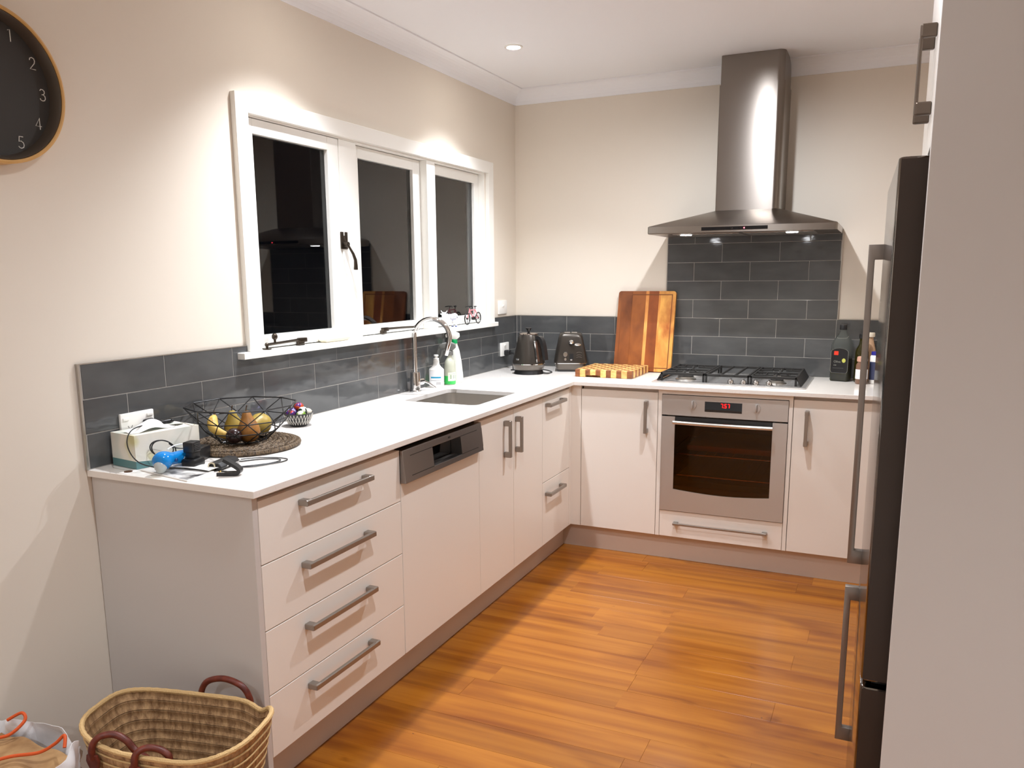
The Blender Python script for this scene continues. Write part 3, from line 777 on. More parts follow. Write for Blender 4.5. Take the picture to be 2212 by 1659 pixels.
for h in range(1, 13):
    a = PI/2-2*PI*h/12; cy_, cz_ = KY+.150*math.cos(a), KZ+.150*math.sin(a)
    s = str(h); hh, ww = .029, .0165; tot = len(s)*ww+(len(s)-1)*.008; g = G()
    for i, ch in enumerate(s):
        for st in ST[ch]:
            g.tube([(.0146, cy_-tot/2+i*(ww+.008)+u*ww, cz_-hh/2+v*hh) for u, v in st], .0012, 6)
    obj('numeral', g, M_num, c, True)
def hand(hours, ln, w, x):
    a = PI/2-2*PI*hours/12; g = G()
    g.tube([(x, KY-.02*math.cos(a), KZ-.02*math.sin(a)), (x, KY+ln*math.cos(a), KZ+ln*math.sin(a))], w, 6); obj('hand', g, M_num, c)
hand(7.95, .085, .0028, .021); hand(11.4, .12, .002, .027)
g = G(); g.cyl((.0142, KY, KZ), (.031, KY, KZ), .006, n=16); obj('spindle', g, M_num, c)

# ================================================================ POWER OUTLETS AND SWITCH
def plate(name, lab, cat, y0, y1, z0, z1, x0, switches, holes):
    c = thing(name, lab, cat, (x0, (y0+y1)/2, (z0+z1)/2))
    g = G(); g.box(x0, x0+.010, y0, y1, z0, z1, b=.0025); obj('face_plate', g, M_white, c, True)
    for sy, sz in switches:
        g = G(); g.box(x0+.0095, x0+.014, sy-.011, sy+.011, sz-.005, sz+.005, b=.0015); obj('rocker', g, M_white, c, True)
    for hy, hz in holes:
        for dy, rot in ((-.006, .5), (.006, -.5), (0, 0)):
            g = G(); dz = -.009 if dy == 0 else 0
            M = Matrix.Translation((x0+.0101, hy+dy, hz+dz)) @ Matrix.Rotation(rot, 4, 'X')
            g.box(-.0002, .0002, -.0009, .0009, -.004, .004, M=M); obj('pin_slot', g, M_black, c)
    return c
TX_ = .0089
c = plate('power_outlet', 'white double power outlet on the slate tiles above the tissue box', 'power outlet', -2.962, -2.838, .990, 1.057, TX_, [(-2.945, 1.04), (-2.855, 1.043)], [(-2.93, 1.015)])
c = plate('power_outlet', 'white single power outlet on the tiles beside the kettle', 'power outlet', -.262, -.150, .986, 1.066, TX_, [(-.206, 1.05)], [])
c = plate('light_switch', 'white light switch plate on the cream wall right of the window', 'switch', -.268, -.155, 1.236, 1.316, .0004, [(-.21, 1.285)], [])
# plugs
c = thing('power_plug', 'black power plug in the double outlet with its cable looping over the tissue box', 'plug', (TX_+.01, -2.868, 1.0175))
g = G(); g.box(TX_+.0105, TX_+.030, -2.888, -2.850, 1.000, 1.032, b=.008, seg=3); g.tube([(TX_+.03, -2.86, 1.015), (TX_+.05, -2.835, 1.017), (TX_+.058, -2.81, 1.018)], [.010, .008, .005], 10); obj('plug_body', g, M_black, c, True)
c = thing('power_plug', 'black plug in the outlet by the kettle', 'plug', (TX_+.01, -.206, 1.005))
g = G(); g.box(TX_+.0105, TX_+.045, -.226, -.186, .988, 1.022, b=.007, seg=3); g.tube([(TX_+.04, -.206, 1.005), (TX_+.07, -.21, 1.002), (TX_+.085, -.23, .985), (TX_+.085, -.262, .94), (TX_+.1, -.29, ZC+.004)], [.009, .006, .0035, .0035, .0035], 8); obj('plug_body', g, M_black, c, True)

def smooth_path(P, n=8):
    P = [Vector(p) for p in P]; out = []
    for i in range(len(P)-1):
        p0 = P[max(i-1, 0)]; p1 = P[i]; p2 = P[i+1]; p3 = P[min(i+2, len(P)-1)]
        for k in range(n):
            t = k/n
            out.append(.5*((2*p1)+(p2-p0)*t+(2*p0-5*p1+4*p2-p3)*t*t+(3*p1-p0-3*p2+p3)*t**3))
    out.append(P[-1]); return out

# ================================================================ TISSUE BOX
c = thing('tissue_box', 'pale printed tissue box with a white tissue showing, under the double outlet', 'tissue box', (.0955, -2.905, ZC), rz=math.radians(-9))
M_tis = bpy.data.materials.new('tissue_print'); M_tis.use_nodes = True
def tissue_nodes(m):
    N = m.node_tree.nodes; L = m.node_tree.links; b = N['Principled BSDF']; b.inputs['Roughness'].default_value = .35
    tc = N.new('ShaderNodeTexCoord'); sp = N.new('ShaderNodeSeparateXYZ'); L.new(tc.outputs['Object'], sp.inputs[0])
    n = N.new('ShaderNodeTexNoise'); n.inputs['Scale'].default_value = 11; n.inputs['Detail'].default_value = 1; L.new(tc.outputs['Object'], n.inputs['Vector'])
    cr = N.new('ShaderNodeValToRGB'); e = cr.color_ramp.elements
    e[0].position = .28; e[0].color = srgb(206, 216, 206); e[1].position = .5; e[1].color = srgb(240, 236, 224)
    x = e.new(.62); x.color = srgb(236, 232, 218); x = e.new(.70); x.color = srgb(214, 208, 156)
    L.new(n.outputs['Fac'], cr.inputs[0])
    ad = N.new('ShaderNodeMath'); ad.operation = 'MULTIPLY_ADD'; L.new(sp.outputs['Y'], ad.inputs[0]); ad.inputs[1].default_value = .10; L.new(sp.outputs['Z'], ad.inputs[2])
    lt = N.new('ShaderNodeMath'); lt.operation = 'LESS_THAN'; L.new(ad.outputs[0], lt.inputs[0]); lt.inputs[1].default_value = .013
    mx = N.new('ShaderNodeMix'); mx.data_type = 'RGBA'; L.new(lt.outputs[0], mx.inputs['Factor']); L.new(cr.outputs[0], mx.inputs['A']); mx.inputs['B'].default_value = srgb(92, 134, 136)
    L.new(mx.outputs['Result'], b.inputs['Base Color'])
tissue_nodes(M_tis)
w, l, h = .060, .108, .100
def slot(rx, ry, n=24): return [(rx*math.cos(2*PI*i/n), ry*math.sin(2*PI*i/n)) for i in range(n)]
bm = bmesh.new()
o_ = [bm.verts.new((x, y, h)) for x, y in ((-w, -l), (w, -l), (w, l), (-w, l))]
i_ = [bm.verts.new((x, y+.01, h)) for x, y in slot(.024, .085)]
es = [bm.edges.new((v[k], v[(k+1) % len(v)])) for v in (o_, i_) for k in range(len(v))]
bmesh.ops.triangle_fill(bm, use_beauty=True, edges=es)
b_ = [bm.verts.new((x, y, .0008)) for x, y in ((-w, -l), (w, -l), (w, l), (-w, l))]
for k in range(4): bm.faces.new((o_[k], o_[(k+1) % 4], b_[(k+1) % 4], b_[k]))
bm.faces.new(b_); bmesh.ops.recalc_face_normals(bm, faces=bm.faces)
bmesh.ops.solidify(bm, geom=bm.faces[:], thickness=.0009)
g = G(); g.add(bm); obj('carton', g, M_tis, c)
g = G(); g.box(-.05, .05, -.10, .10, .004, .06); obj('tissue_stack', g, M_paper, c)
def tis(u, v):
    y = -.098+.150*u; x = .006+(v-.5)*.062*(1-.5*abs(u-.45))
    zz = h+.002+.024*math.sin(PI*min(1, u*1.05))**1.2*(1-abs(v-.5)*1.5)+.003*math.sin(9*u+4*v)
    if .2 < u < .8 and abs(v-.5) < .2: zz += .006*math.sin(PI*u)
    return (x+.004*math.sin(7*u), y, max(zz, h+.0015))
g = G(); g.grid(tis, 22, 12, thick=.0006); obj('tissue', g, mat('tissue_paper', srgb(246, 246, 244), .8), c, True)

# ================================================================ LEFT COUNTER CLUTTER
def flat_sheet(poly, z0, z1): g = G(); g.prism(poly, 'z', z0, z1); return g
M_print = mat('printed_page', srgb(232, 230, 226), .35, noise=((14, 22, 1), srgb(60, 58, 60), 3, .46, .66))
c = thing('magazine', 'folded glossy magazine with dark photos at the bench corner', 'magazine', (.27, -3.0, ZC))
Q = [(.158, -3.026), (.385, -3.071), (.372, -2.958), (.165, -2.915)]
g = flat_sheet(Q, ZC+.0006, ZC+.004); obj('pages', g, M_paper, c)
s_ = lambda k: [(.265+(x-.265)*k, -2.993+(y+2.993)*k) for x, y in Q]
g = flat_sheet(s_(.96), ZC+.0041, ZC+.0046); obj('cover', g, M_print, c)
def curl(u, v):
    a = Vector((.19, -2.99, 0)); b = Vector((.37, -2.975, 0)); d = Vector((.20, -2.90, 0)); e = Vector((.375, -2.905, 0))
    p = (a*(1-u)+b*u)*(1-v)+(d*(1-u)+e*u)*v
    return (p.x, p.y, ZC+.0062+.004*math.sin(PI*v)+.006*(1-v)*abs(math.sin(2.6*u)))
g = G(); g.grid(curl, 16, 8, thick=.0005); obj('loose_page', g, M_paper, c, True)
g = flat_sheet([(.118, -3.071), (.157, -3.072), (.150, -3.024), (.127, -3.022)], ZC+.0005, ZC+.0009); o = obj('paper_slip', g, M_paper); tag(o, 'small white paper slip at the very edge of the bench', 'paper')
g = G(); g.lathe([(0, .0010), (.0115, .0010), (.0115, .0026), (0, .0028)], (.137, -3.050, ZC), 24); o = obj('coin', g, mat('bronze_coin', srgb(96, 66, 46), .4, metal=.4), None, True); tag(o, 'small brown coin lying on the paper slip', 'coin')
# blue hand-held gadget
c = thing('ear_thermometer', 'glossy bright blue hand-held thermometer with a pale tip on the magazine', 'thermometer', (.245, -2.99, ZC+.01))
M_blue = mat('blue_gloss', srgb(20, 128, 205), .12)
P = [(.258, -3.052, ZC+.034), (.254, -3.035, ZC+.038), (.250, -3.012, ZC+.040), (.248, -2.985, ZC+.037), (.249, -2.955, ZC+.036), (.250, -2.925, ZC+.035), (.250, -2.914, ZC+.035)]
g = G(); g.tube(smooth_path(P, 4), [.008, .017, .0225, .025, .0265, .027, .0265, .025, .0230, .021, .0192, .0186, .0183, .0183, .0184, .0186, .0188, .0188, .0188, .0188, .0186, .0184, .0176, .015, .008], 20)
obj('body', g, M_blue, c, True)
g = G(); g.tube(smooth_path([(.256, -3.040, ZC+.030), (.262, -3.046, ZC+.020), (.267, -3.052, ZC+.012)], 4), [.018, .018, .0175, .017, .016, .014, .012, .009, .005], 18); obj('tip', g, mat('pale_tip', srgb(178, 186, 186), .2), c, True)
g = G(); g.sph((.270, -2.995, ZC+.036), (.003, .006, .005), 12, 8); obj('button', g, mat('dark_blue', srgb(10, 60, 120), .3), c, True)
g = G()
for st in ([(0, 0), (.3, .8), (.55, .1), (.8, .9)], [(1.0, .2), (1.3, .7), (1.6, .1)], [(1.2, -.1), (1.7, .8), (2.0, 1.0)]):
    g.tube([(.2668, -2.965+u*.012, ZC+.033+v*.007) for u, v in st], .0010, 5)
obj('lettering', g, M_white, c)
# charger block, adaptor, case, clip
c = thing('battery_charger', 'black ribbed battery charger block standing on the magazine', 'charger', (.282, -2.945, ZC+.008), rz=.2); c.scale = (.88, .88, .95)
g = G(); g.box(-.026, .026, -.030, .030, .0005, .026, b=.006); g.box(-.016, .016, -.018, .018, .024, .046, b=.004); obj('base', g, M_black, c, True)
g = G(); g.box(-.020, .018, -.024, .022, .045, .078, b=.004)
for i in range(5): g.box(.0175, .0200, -.017, .015, .050+i*.005, .0525+i*.005)
obj('head', g, M_black, c, True)
c = thing('power_adaptor', 'flat black power adaptor lying between tissue box and placemat', 'adaptor', (.205, -2.855, ZC), rz=.35)
g = G(); g.box(-.025, .025, -.045, .045, .001, .042, b=.006); g.box(-.012, .012, -.065, -.043, .010, .030, b=.004); obj('adaptor_body', g, M_black, c, True)
c = thing('glasses_case', 'slim black pouch with a metal edge beside the charger', 'pouch', (.345, -2.895, ZC), rz=.25)
g = G(); g.prism([(-.020, .003), (.022, .003), (.026, .010), (.016, .022), (-.012, .024), (-.022, .012)], 'y', -.05, .055, b=.003); obj('pouch_body', g, mat('black_leather', (.014, .014, .015), .45), c, True)
g = G(); g.tube([(.0245, -.02, .009), (.026, .02, .009), (.025, .054, .009)], .0016, 6); obj('metal_edge', g, M_chrome, c, True)
g = G(); g.lathe([(.008, -.001), (.012, -.001), (.012, .002), (.008, .002), (.008, -.001)], (0, 0, 0), 20, Matrix.Translation((-.004, -.0525, .0145)) @ Matrix.Rotation(PI/2, 4, 'X')); obj('metal_ring', g, mat('brass_ring', srgb(200, 190, 165), .25, metal=1), c, True)
c = thing('bag_clip', 'black folding clip standing open at the magazine corner', 'clip', (.436, -2.965, ZC), rz=.43)
g = G(); g.tube(smooth_path([(-.032, 0, .005), (.0, 0, .0055), (.022, 0, .0065), (.031, 0, .013), (.026, 0, .022), (.008, 0, .034), (-.012, 0, .046)], 5), .004, 4, flat=(.026, .009)); obj('clip_body', g, M_black, c, True)
g = G(); g.box(-.030, -.010, -.010, .010, .0100, .0112); obj('clip_spring', g, M_chrome, c)
# cables
g = G(); g.tube(smooth_path([(TX_+.056, -2.812, 1.020), (.085, -2.84, 1.030), (.10, -2.93, 1.030), (.11, -3.00, 1.025), (.125, -3.035, 1.0), (.14, -3.040, .965), (.165, -3.032, .937), (.20, -3.01, ZC+.011), (.225, -2.995, ZC+.0105)], 6), .0017, 6)
o = obj('power_cable', g, M_cable, None, True); tag(o, 'thin black cable curving from the wall plug down in front of the tissue box', 'cable')
g = G(); P = []
for i in range(60):
    a = 2*PI*i/28; k = 1+.12*math.sin(a*.37)
    P.append((.176+.006*math.sin(a*.5)+.010*math.cos(a), -2.955+.034*k*math.cos(a+.4), ZC+.052+.027*k*math.sin(a)))
P += [(.19, -2.92, ZC+.05), (.20, -2.90, ZC+.046)]
g.tube(smooth_path(P, 2), .0018, 6); o = obj('coiled_cable', g, M_cable, None, True); tag(o, 'small upright coil of black cable leaning on the tissue box', 'cable')
g = G(); P = [(.35, -2.84, ZC+.006), (.355, -2.815, ZC+.003), (.372, -2.79, ZC+.003), (.402, -2.765, ZC+.003), (.435, -2.755, ZC+.003), (.452, -2.772, ZC+.003), (.448, -2.805, ZC+.003), (.425, -2.845, ZC+.003), (.40, -2.885, ZC+.004), (.43, -2.87, ZC+.0035), (.455, -2.82, ZC+.0035), (.468, -2.775, ZC+.003), (.455, -2.742, ZC+.003), (.41, -2.745, ZC+.0035), (.37, -2.78, ZC+.0065), (.345, -2.82, ZC+.008)]
g.tube(smooth_path(P, 6), .0018, 6); o = obj('looped_cable', g, M_cable, None, True); tag(o, 'thin black cable lying in a double loop on the white worktop', 'cable')
g = G(); g.tube(smooth_path([(.232, -2.99, ZC+.062), (.226, -2.96, ZC+.067), (.228, -2.925, ZC+.066), (.236, -2.905, ZC+.055), (.238, -2.900, ZC+.04)], 6), .0018, 6); o = obj('white_cable', g, M_white, None, True); tag(o, 'short white cable arching over the blue thermometer', 'cable')

# ================================================================ PLACEMAT, FRUIT BASKET
PX, PY = .190, -2.632
c = thing('woven_placemat', 'round brown coiled wicker placemat under the wire fruit basket', 'placemat', (PX, PY, ZC))
M_wick = mat('brown_wicker', srgb(112, 92, 68), .6, noise=((190, 190, 60), srgb(58, 45, 32), 2, .38, .62), bump=((220, 220, 90), .9, .004))
g = G(); g.lathe([(0, .0008), (.172, .0008), (.172, .008), (0, .008)], (PX, PY, ZC), 48, sx=.98); obj('backing', g, M_wick, c)
nc = 11
for k in range(nc):
    r = .006+.0155*k; g = G(); n = max(24, int(r*800))
    P = []
    for i in range(n):
        a = 2*PI*i/n
        P.append((PX+.98*r*math.cos(a), PY+r*math.sin(a), ZC+.0105+(.0012 if i % 2 else 0)))
    g.tube(P, [.0082+(.0011 if i % 2 else 0) for i in range(n)], 8, True)
    obj('coil', g, M_wick, c, True)
g = G(); n = 90; g.tube([(PX+.98*.176*math.cos(2*PI*i/n), PY+.176*math.sin(2*PI*i/n), ZC+.0085) for i in range(n)], .0078, 8, True); obj('rim_coil', g, M_wick, c, True)
MZ = ZC+.0205
BX, BY = .192, -2.638
c = thing('wire_fruit_basket', 'black geometric wire fruit basket standing on the wicker placemat', 'basket', (BX, BY, MZ))
n = 10; wr = .0019
def pr(r, z, k, off=0): a = 2*PI*(k+off)/n+.22; return (BX+r*math.cos(a), BY+r*math.sin(a), MZ+z)
rim = [pr(.176, .120, k) for k in range(n)]; mid = [pr(.146, .074, k, .5) for k in range(n)]; low = [pr(.115, .036, k) for k in range(n)]; bot = [pr(.075, .003, k, .5) for k in range(n)]
for nm, ring_, rr in (('rim_wire', rim, .0026), ('ring_wire', mid, wr), ('ring_wire', low, wr), ('base_wire', bot, wr)):
    g = G()
    for k in range(n): g.cyl(ring_[k], ring_[(k+1) % n], rr, n=8); g.sph(ring_[k], rr*1.05, 8, 6)
    obj(nm, g, M_black, c, True)
for A, B, o1, o2 in ((rim, mid, 0, -1), (low, mid, 0, -1), (low, bot, 0, -1)):
    for k in range(n):
        for q in (o1, o2):
            g = G(); g.cyl(A[k], B[(k+q) % n], wr*.9, n=6); obj('strut', g, M_black, c, True)
g = G()
for k in range(5): g.cyl(bot[k], bot[k+5], wr, n=6)
obj('floor_wires', g, M_black, c, True)
# fruit
M_pearb = mat('brown_pear', srgb(158, 106, 46), .45, noise=((40, 40, 40), srgb(118, 78, 34), 4, .35, .7))
M_peary = mat('yellow_pear', srgb(172, 146, 66), .42, noise=((30, 30, 30), srgb(128, 110, 44), 4, .3, .75))
M_ban = mat('banana_skin', srgb(214, 178, 92), .5, noise=((60, 60, 20), srgb(150, 110, 50), 3, .55, .8))
M_plum = mat('dark_plum', srgb(44, 26, 26), .22)
M_stem = mat('fruit_stem', srgb(70, 50, 30), .7)
PEAR = [(0, .0), (.012, .0015), (.026, .010), (.034, .026), (.035, .040), (.030, .056), (.022, .070), (.0165, .082), (.0135, .092), (.009, .099), (0, .1015)]
def pear(name, lab, m, loc, rot, s=1.0):
    c = thing(name, lab, 'pear', loc, 'pears in the wire basket', rz=1e-9); c.rotation_euler = rot; c.scale = (s, s, s)
    g = G(); bm = bmesh.new(); g.lathe(PEAR, (0, 0, 0), 28); 
    obj('flesh', g, m, c, True)
    g = G(); g.tube([(0, 0, .099), (.001, .001, .108), (.005, .002, .118)], [.0022, .0016, .0022], 8); obj('stem', g, M_stem, c, True)
FZ = MZ+.004
pear('pear', 'upright russet brown pear at the front of the wire basket', M_pearb, (.248, -2.668, FZ+.001), (.06, -.05, 0), 1.02)
pear('pear', 'yellow green pear lying at the right of the wire basket', M_peary, (.206, -2.538, FZ+.044), (1.62, 0, .12), 1.03)
pear('pear', 'pale yellow pear behind the russet pear', M_peary, (.160, -2.640, FZ+.004), (.1, -.1, 1), .92)
c = thing('banana', 'small curved ripe banana at the left side of the wire basket', 'banana', (.17, -2.69, FZ))
P = smooth_path([(.125, -2.690, FZ+.082), (.135, -2.712, FZ+.064), (.152, -2.720, FZ+.044), (.175, -2.708, FZ+.028), (.195, -2.690, FZ+.020)], 5)
rr = [.005, .009, .012, .0145, .016, .0168, .017, .0172, .0172, .0172, .017, .0168, .0165, .016, .0155, .0148, .014, .0125, .0105, .008, .004]
g = G(); g.tube(P, rr, 10); obj('skin', g, M_ban, c, True)
g = G(); g.tube([P[0], Vector(P[0])+Vector((-.008, .008, .012))], [.0045, .0038], 8); obj('stem', g, M_stem, c, True)
c = thing('plum', 'dark purple plum at the front left of the wire basket', 'plum', (.262, -2.725, FZ))
g = G(); g.sph((.226, -2.716, FZ+.028), (.026, .026, .025), 20, 14); obj('flesh', g, M_plum, c, True)
# small patterned bowl with foil eggs
SBX, SBY = .112, -2.258
c = thing('small_bowl', 'small black bowl with white lattice pattern behind the fruit basket', 'bowl', (SBX, SBY, ZC))
g = G(); g.lathe([(0, .001), (.030, .001), (.036, .006), (.050, .034), (.0535, .050), (.0515, .050), (.048, .034), (.034, .010), (0, .006)], (SBX, SBY, ZC), 36); bowl = obj('shell', g, mat('bowl_black', (.015, .014, .014), .3), c, True)
M_lat = mat('lattice_white', srgb(214, 210, 202), .5)
g = G(); n = 26
for k in range(n):
    for sgn in (1, -1):
        P = []
        for j in range(7):
            z = .008+.038*j/6; t = (z-.006)/.028; r = (.036+.014*t if z < .034 else .050+.0035*(z-.034)/.016)+.0004
            a = 2*PI*(k+sgn*j/6*1.0)/n
            P.append((SBX+r*math.cos(a), SBY+r*math.sin(a), ZC+z))
        g.tube(P, .0009, 4)
lt_ = obj('lattice', g, M_lat, bowl)
EG = [('wrapped_egg', 'purple foil wrapped egg at the left of the small bowl', srgb(70, 44, 110), srgb(190, 60, 50), (-.015, -.026, .046)),
      ('wrapped_egg', 'red and orange foil wrapped egg on top of the small bowl', srgb(206, 84, 40), srgb(90, 50, 120), (-.014, .022, .068)),
      ('wrapped_egg', 'dark violet foil wrapped egg behind the pale ones in the small bowl', srgb(60, 40, 120), srgb(150, 140, 190), (-.026, -.002, .050)),
      ('wrapped_egg', 'white and green foil wrapped egg at the front of the small bowl', srgb(226, 226, 206), srgb(120, 160, 60), (.024, -.014, .044)),
      ('wrapped_egg', 'white foil wrapped egg with a dark patch, in the middle of the small bowl', srgb(232, 230, 226), srgb(40, 60, 50), (.014, .010, .055)),
      ('wrapped_egg', 'plain cream wrapped egg at the right rim of the small bowl', srgb(236, 230, 214), srgb(222, 214, 196), (.016, .033, .046))]
for i, (nm, lab, ca, cb, (dx, dy, dz)) in enumerate(EG):
    g = G(); g.sph((SBX+dx, SBY+dy, ZC+dz), (.0172, .0205, .0165), 16, 10)
    o = obj(nm, g, mat('foil_%d' % i, ca, .25, metal=.35, noise=((70, 70, 70), cb, 1, .5, .58)), None, True); tag(o, lab, 'chocolate egg', 'foil eggs in the small bowl')

# ================================================================ WINDOW SILL THINGS
c = thing('soap_dish', 'shallow cream ceramic dish on the window sill', 'dish', (.017, -1.89, WZ0))
def dish(z, gx, gy): return [(.017+sx*(.017+gx), -1.885+sy*(.080+gy), WZ0+z) for sx, sy in ((-1, -1), (1, -1), (1, 1), (-1, 1))]
bm = bmesh.new(); LP = [[bm.verts.new(p) for p in dish(*q)] for q in ((.0006, -.003, -.006), (.014, .005, .008), (.015, .004, .007), (.005, -.004, -.006))]
bm.faces.new(LP[0])
for a, b in zip(LP, LP[1:]):
    for k in range(4): bm.faces.new((a[k], a[(k+1) % 4], b[(k+1) % 4], b[k]))
bm.faces.new(LP[-1]); bmesh.ops.recalc_face_normals(bm, faces=bm.faces); bmesh.ops.bevel(bm, geom=bm.edges[:], offset=.0015, segments=2, affect='EDGES')
g = G(); g.add(bm); obj('dish_body', g, mat('cream_ceramic', srgb(236, 228, 206), .3), c, True)
# porcelain cow
M_porc = mat('white_porcelain', srgb(244, 244, 244), .12)
M_delft = mat('porcelain_blue', srgb(40, 60, 130), .2)
c = thing('cow_figurine', 'small white porcelain cow with blue markings on the window sill', 'figurine', (.012, -.885, WZ0))
W0 = WZ0
g = G()
g.tube(smooth_path([(.012, -.815, W0+.050), (.012, -.825, W0+.052), (.012, -.86, W0+.048), (.012, -.90, W0+.049), (.012, -.93, W0+.054), (.012, -.942, W0+.060)], 3),
       [.008, .013, .017, .019, .0195, .020, .020, .020, .020, .0195, .019, .0175, .016, .0145, .0125, .010], 14)
body = obj('body', g, M_porc, c, True)
g = G(); g.tube(smooth_path([(.012, -.934, W0+.060), (.014, -.945, W0+.068), (.018, -.957, W0+.068), (.021, -.967, W0+.060)], 3), [.010, .0115, .012, .0125, .012, .011, .0095, .0088, .0085, .0075], 12)
g.tube([(.012, -.945, W0+.076), (.002, -.947, W0+.082), (-.002, -.948, W0+.090)], [.003, .0024, .001], 6)
g.tube([(.018, -.942, W0+.076), (.028, -.942, W0+.082), (.032, -.943, W0+.090)], [.003, .0024, .001], 6)
g.sph((.001, -.949, W0+.071), (.007, .002, .0035), 8, 6); g.sph((.031, -.945, W0+.071), (.007, .002, .0035), 8, 6)
obj('head', g, M_porc, c, True)
for lx_, ly_ in ((.002, -.925), (.022, -.922), (.002, -.832), (.022, -.830)):
    g = G(); g.tube([(lx_, ly_, W0+.044), (lx_, ly_-.001, W0+.02), (lx_, ly_, W0+.006), (lx_, ly_-.001, W0+.0008)], [.0085, .0055, .005, .006], 10); lg = obj('leg', g, M_porc, c, True)
    g = G(); g.cyl((lx_, ly_-.001, W0+.0006), (lx_, ly_-.001, W0+.005), .0063, n=12); obj('hoof', g, M_delft, lg, True)
g = G(); g.tube(smooth_path([(.012, -.812, W0+.056), (.016, -.806, W0+.045), (.018, -.804, W0+.025)], 4), .0018, 6); obj('tail', g, M_porc, c, True)
g = G()
for st in ([(-.86, .058), (-.875, .050), (-.868, .040), (-.85, .043)], [(-.90, .060), (-.905, .048), (-.895, .040)], [(-.84, .056), (-.832, .046)], [(-.885, .046), (-.88, .036), (-.89, .034)]):
    g.tube(smooth_path([(.0318+(-.0015 if abs(z-.049) > .008 else .0), y_, W0+z) for y_, z in st], 3), .0011, 5)
obj('painted_lines', g, M_delft, body, True)
# toy bicycle
M_pink = mat('pink_paint', srgb(216, 130, 136), .35)
c = thing('toy_bicycle', 'miniature pink bicycle with black wheels at the right end of the window sill', 'model bicycle', (.014, -.615, WZ0))
bx0 = .014
def bp(y_, z_, dx=0): return (bx0+dx, y_, W0+z_)
yw1, yw2, wr_ = -.685, -.552, .030
for yw, nm in ((yw1, 'front_wheel'), (yw2, 'rear_wheel')):
    g = G(); n = 28; g.tube([bp(yw+wr_*math.cos(2*PI*i/n), wr_+.0035+wr_*math.sin(2*PI*i/n)) for i in range(n)], .0034, 8, True)
    for i in range(3 if nm == 'front_wheel' else 6):
        a = 2*PI*i/(3 if nm == 'front_wheel' else 6)+.5; g.cyl(bp(yw, wr_+.0035), bp(yw+wr_*math.cos(a), wr_+.0035+wr_*math.sin(a)), .0014, n=6)
    g.cyl(bp(yw, wr_+.0035, -.006), bp(yw, wr_+.0035, .006), .004, n=10); obj(nm, g, M_black, c, True)
H = bp(-.658, .078); S = bp(-.590, .080); BB = bp(-.612, .034); F = bp(yw1, wr_+.0035); Rw = bp(yw2, wr_+.0035)
g = G()
for a, b, r in ((H, S, .0032), (H, BB, .0034), (S, BB, .0032), (BB, Rw, .0026), (S, Rw, .0026), (H, F, .0028), (bp(-.655, .088), H, .003)): g.cyl(a, b, r, n=8)
obj('frame', g, M_pink, c, True)
g = G(); g.cyl(bp(-.655, .086), bp(-.653, .097), .002, n=8); g.tube(smooth_path([bp(-.665, .096, -.022), bp(-.653, .099, -.012), bp(-.652, .099), bp(-.653, .099, .012), bp(-.665, .096, .022)], 3), .0024, 6); obj('handlebar', g, M_black, c, True)
g = G(); g.cyl(S, bp(-.589, .094), .002, n=8); g.sph(bp(-.588, .097), (.0065, .016, .0035), 12, 8); obj('saddle', g, M_black, c, True)
g = G(); g.cyl(bp(-.612, .034, -.008), bp(-.612, .034, .008), .010, n=16); obj('chainwheel', g, M_black, c, True)

# ================================================================ SINK-SIDE BOTTLES
def ell(prof, c, sx, sy, n=32): g = G(); g.lathe(prof, c, n, sx=sx, sy=sy); return g
c = thing('dish_soap_bottle', 'white flat dish soap bottle with a blue striped label beside the tap', 'bottle', (.060, -1.118, ZC), rz=.40)
q = (0, 0, 0)
g = ell([(0, .0006), (.033, .0006), (.0365, .005), (.038, .086), (.0365, .092), (.026, .101), (.0175, .112), (.0150, .120), (.0145, .135), (0, .135)], q, 1, .58); obj('bottle_body', g, M_white, c, True)
g = ell([(0, .1352), (.0135, .1352), (.0135, .146), (.006, .149), (.006, .154), (.0115, .156), (.0115, .163), (0, .164)], q, 1, 1); obj('cap', g, M_white, c, True)
def patch(cx, cy, rx, ry, a0, a1, z0, z1, lift, n=12):
    g = G()
    def fn(u, v):
        a = a0+(a1-a0)*u; return (cx+(rx+lift)*math.cos(a), cy+(ry+lift)*math.sin(a), z0+(z1-z0)*v)
    g.grid(fn, n, 2, thick=.0003); return g
A_ = lambda x: -PI/2+x
lb = obj('label', patch(0, 0, .0378, .0220, A_(-1.0), A_(1.0), .010, .084, .0005), mat('label_white', srgb(250, 250, 250), .4), c)
obj('blue_stripe', patch(0, 0, .0378, .0220, A_(-.75), A_(.68), .047, .055, .0010), mat('label_blue', srgb(70, 170, 205), .4), lb)
obj('rule', patch(0, 0, .0378, .0220, A_(-.85), A_(.72), .0355, .0368, .0010), mat('label_grey', srgb(110, 110, 115), .4), lb)
for k in range(6):
    a = A_(.05+k*.10); obj('barcode_line', patch(0, 0, .0378, .0220, a, a+.045, .014, .028, .0010, 3), MATS['label_grey'], lb)
c = thing('spray_bottle', 'clear spray bottle with green liquid and a grey trigger beside the soap bottle', 'bottle', (.068, -.992, ZC))
q = (.068, -.992, ZC)
M_plas = mat('cloudy_plastic', srgb(214, 216, 196), .25, trans=.25, spec=.4)
g = ell([(0, .0005), (.030, .0005), (.0325, .004), (.0325, .095), (.029, .118), (.020, .134), (.0125, .142), (.0125, .150), (0, .150)], q, .85, 1); obj('bottle_body', g, M_plas, c, True)
obj('liquid', ell([(0, .002), (.0328, .003), (.0328, .046), (0, .046)], q, .862, 1.012), mat('green_liquid', srgb(60, 190, 90), .2), c, True)
lb = obj('label', patch(q[0], q[1], .0280, .0330, -1.35, .25, ZC+.020, ZC+.064, .0006), mat('label_pale_green', srgb(226, 232, 210), .4), c)
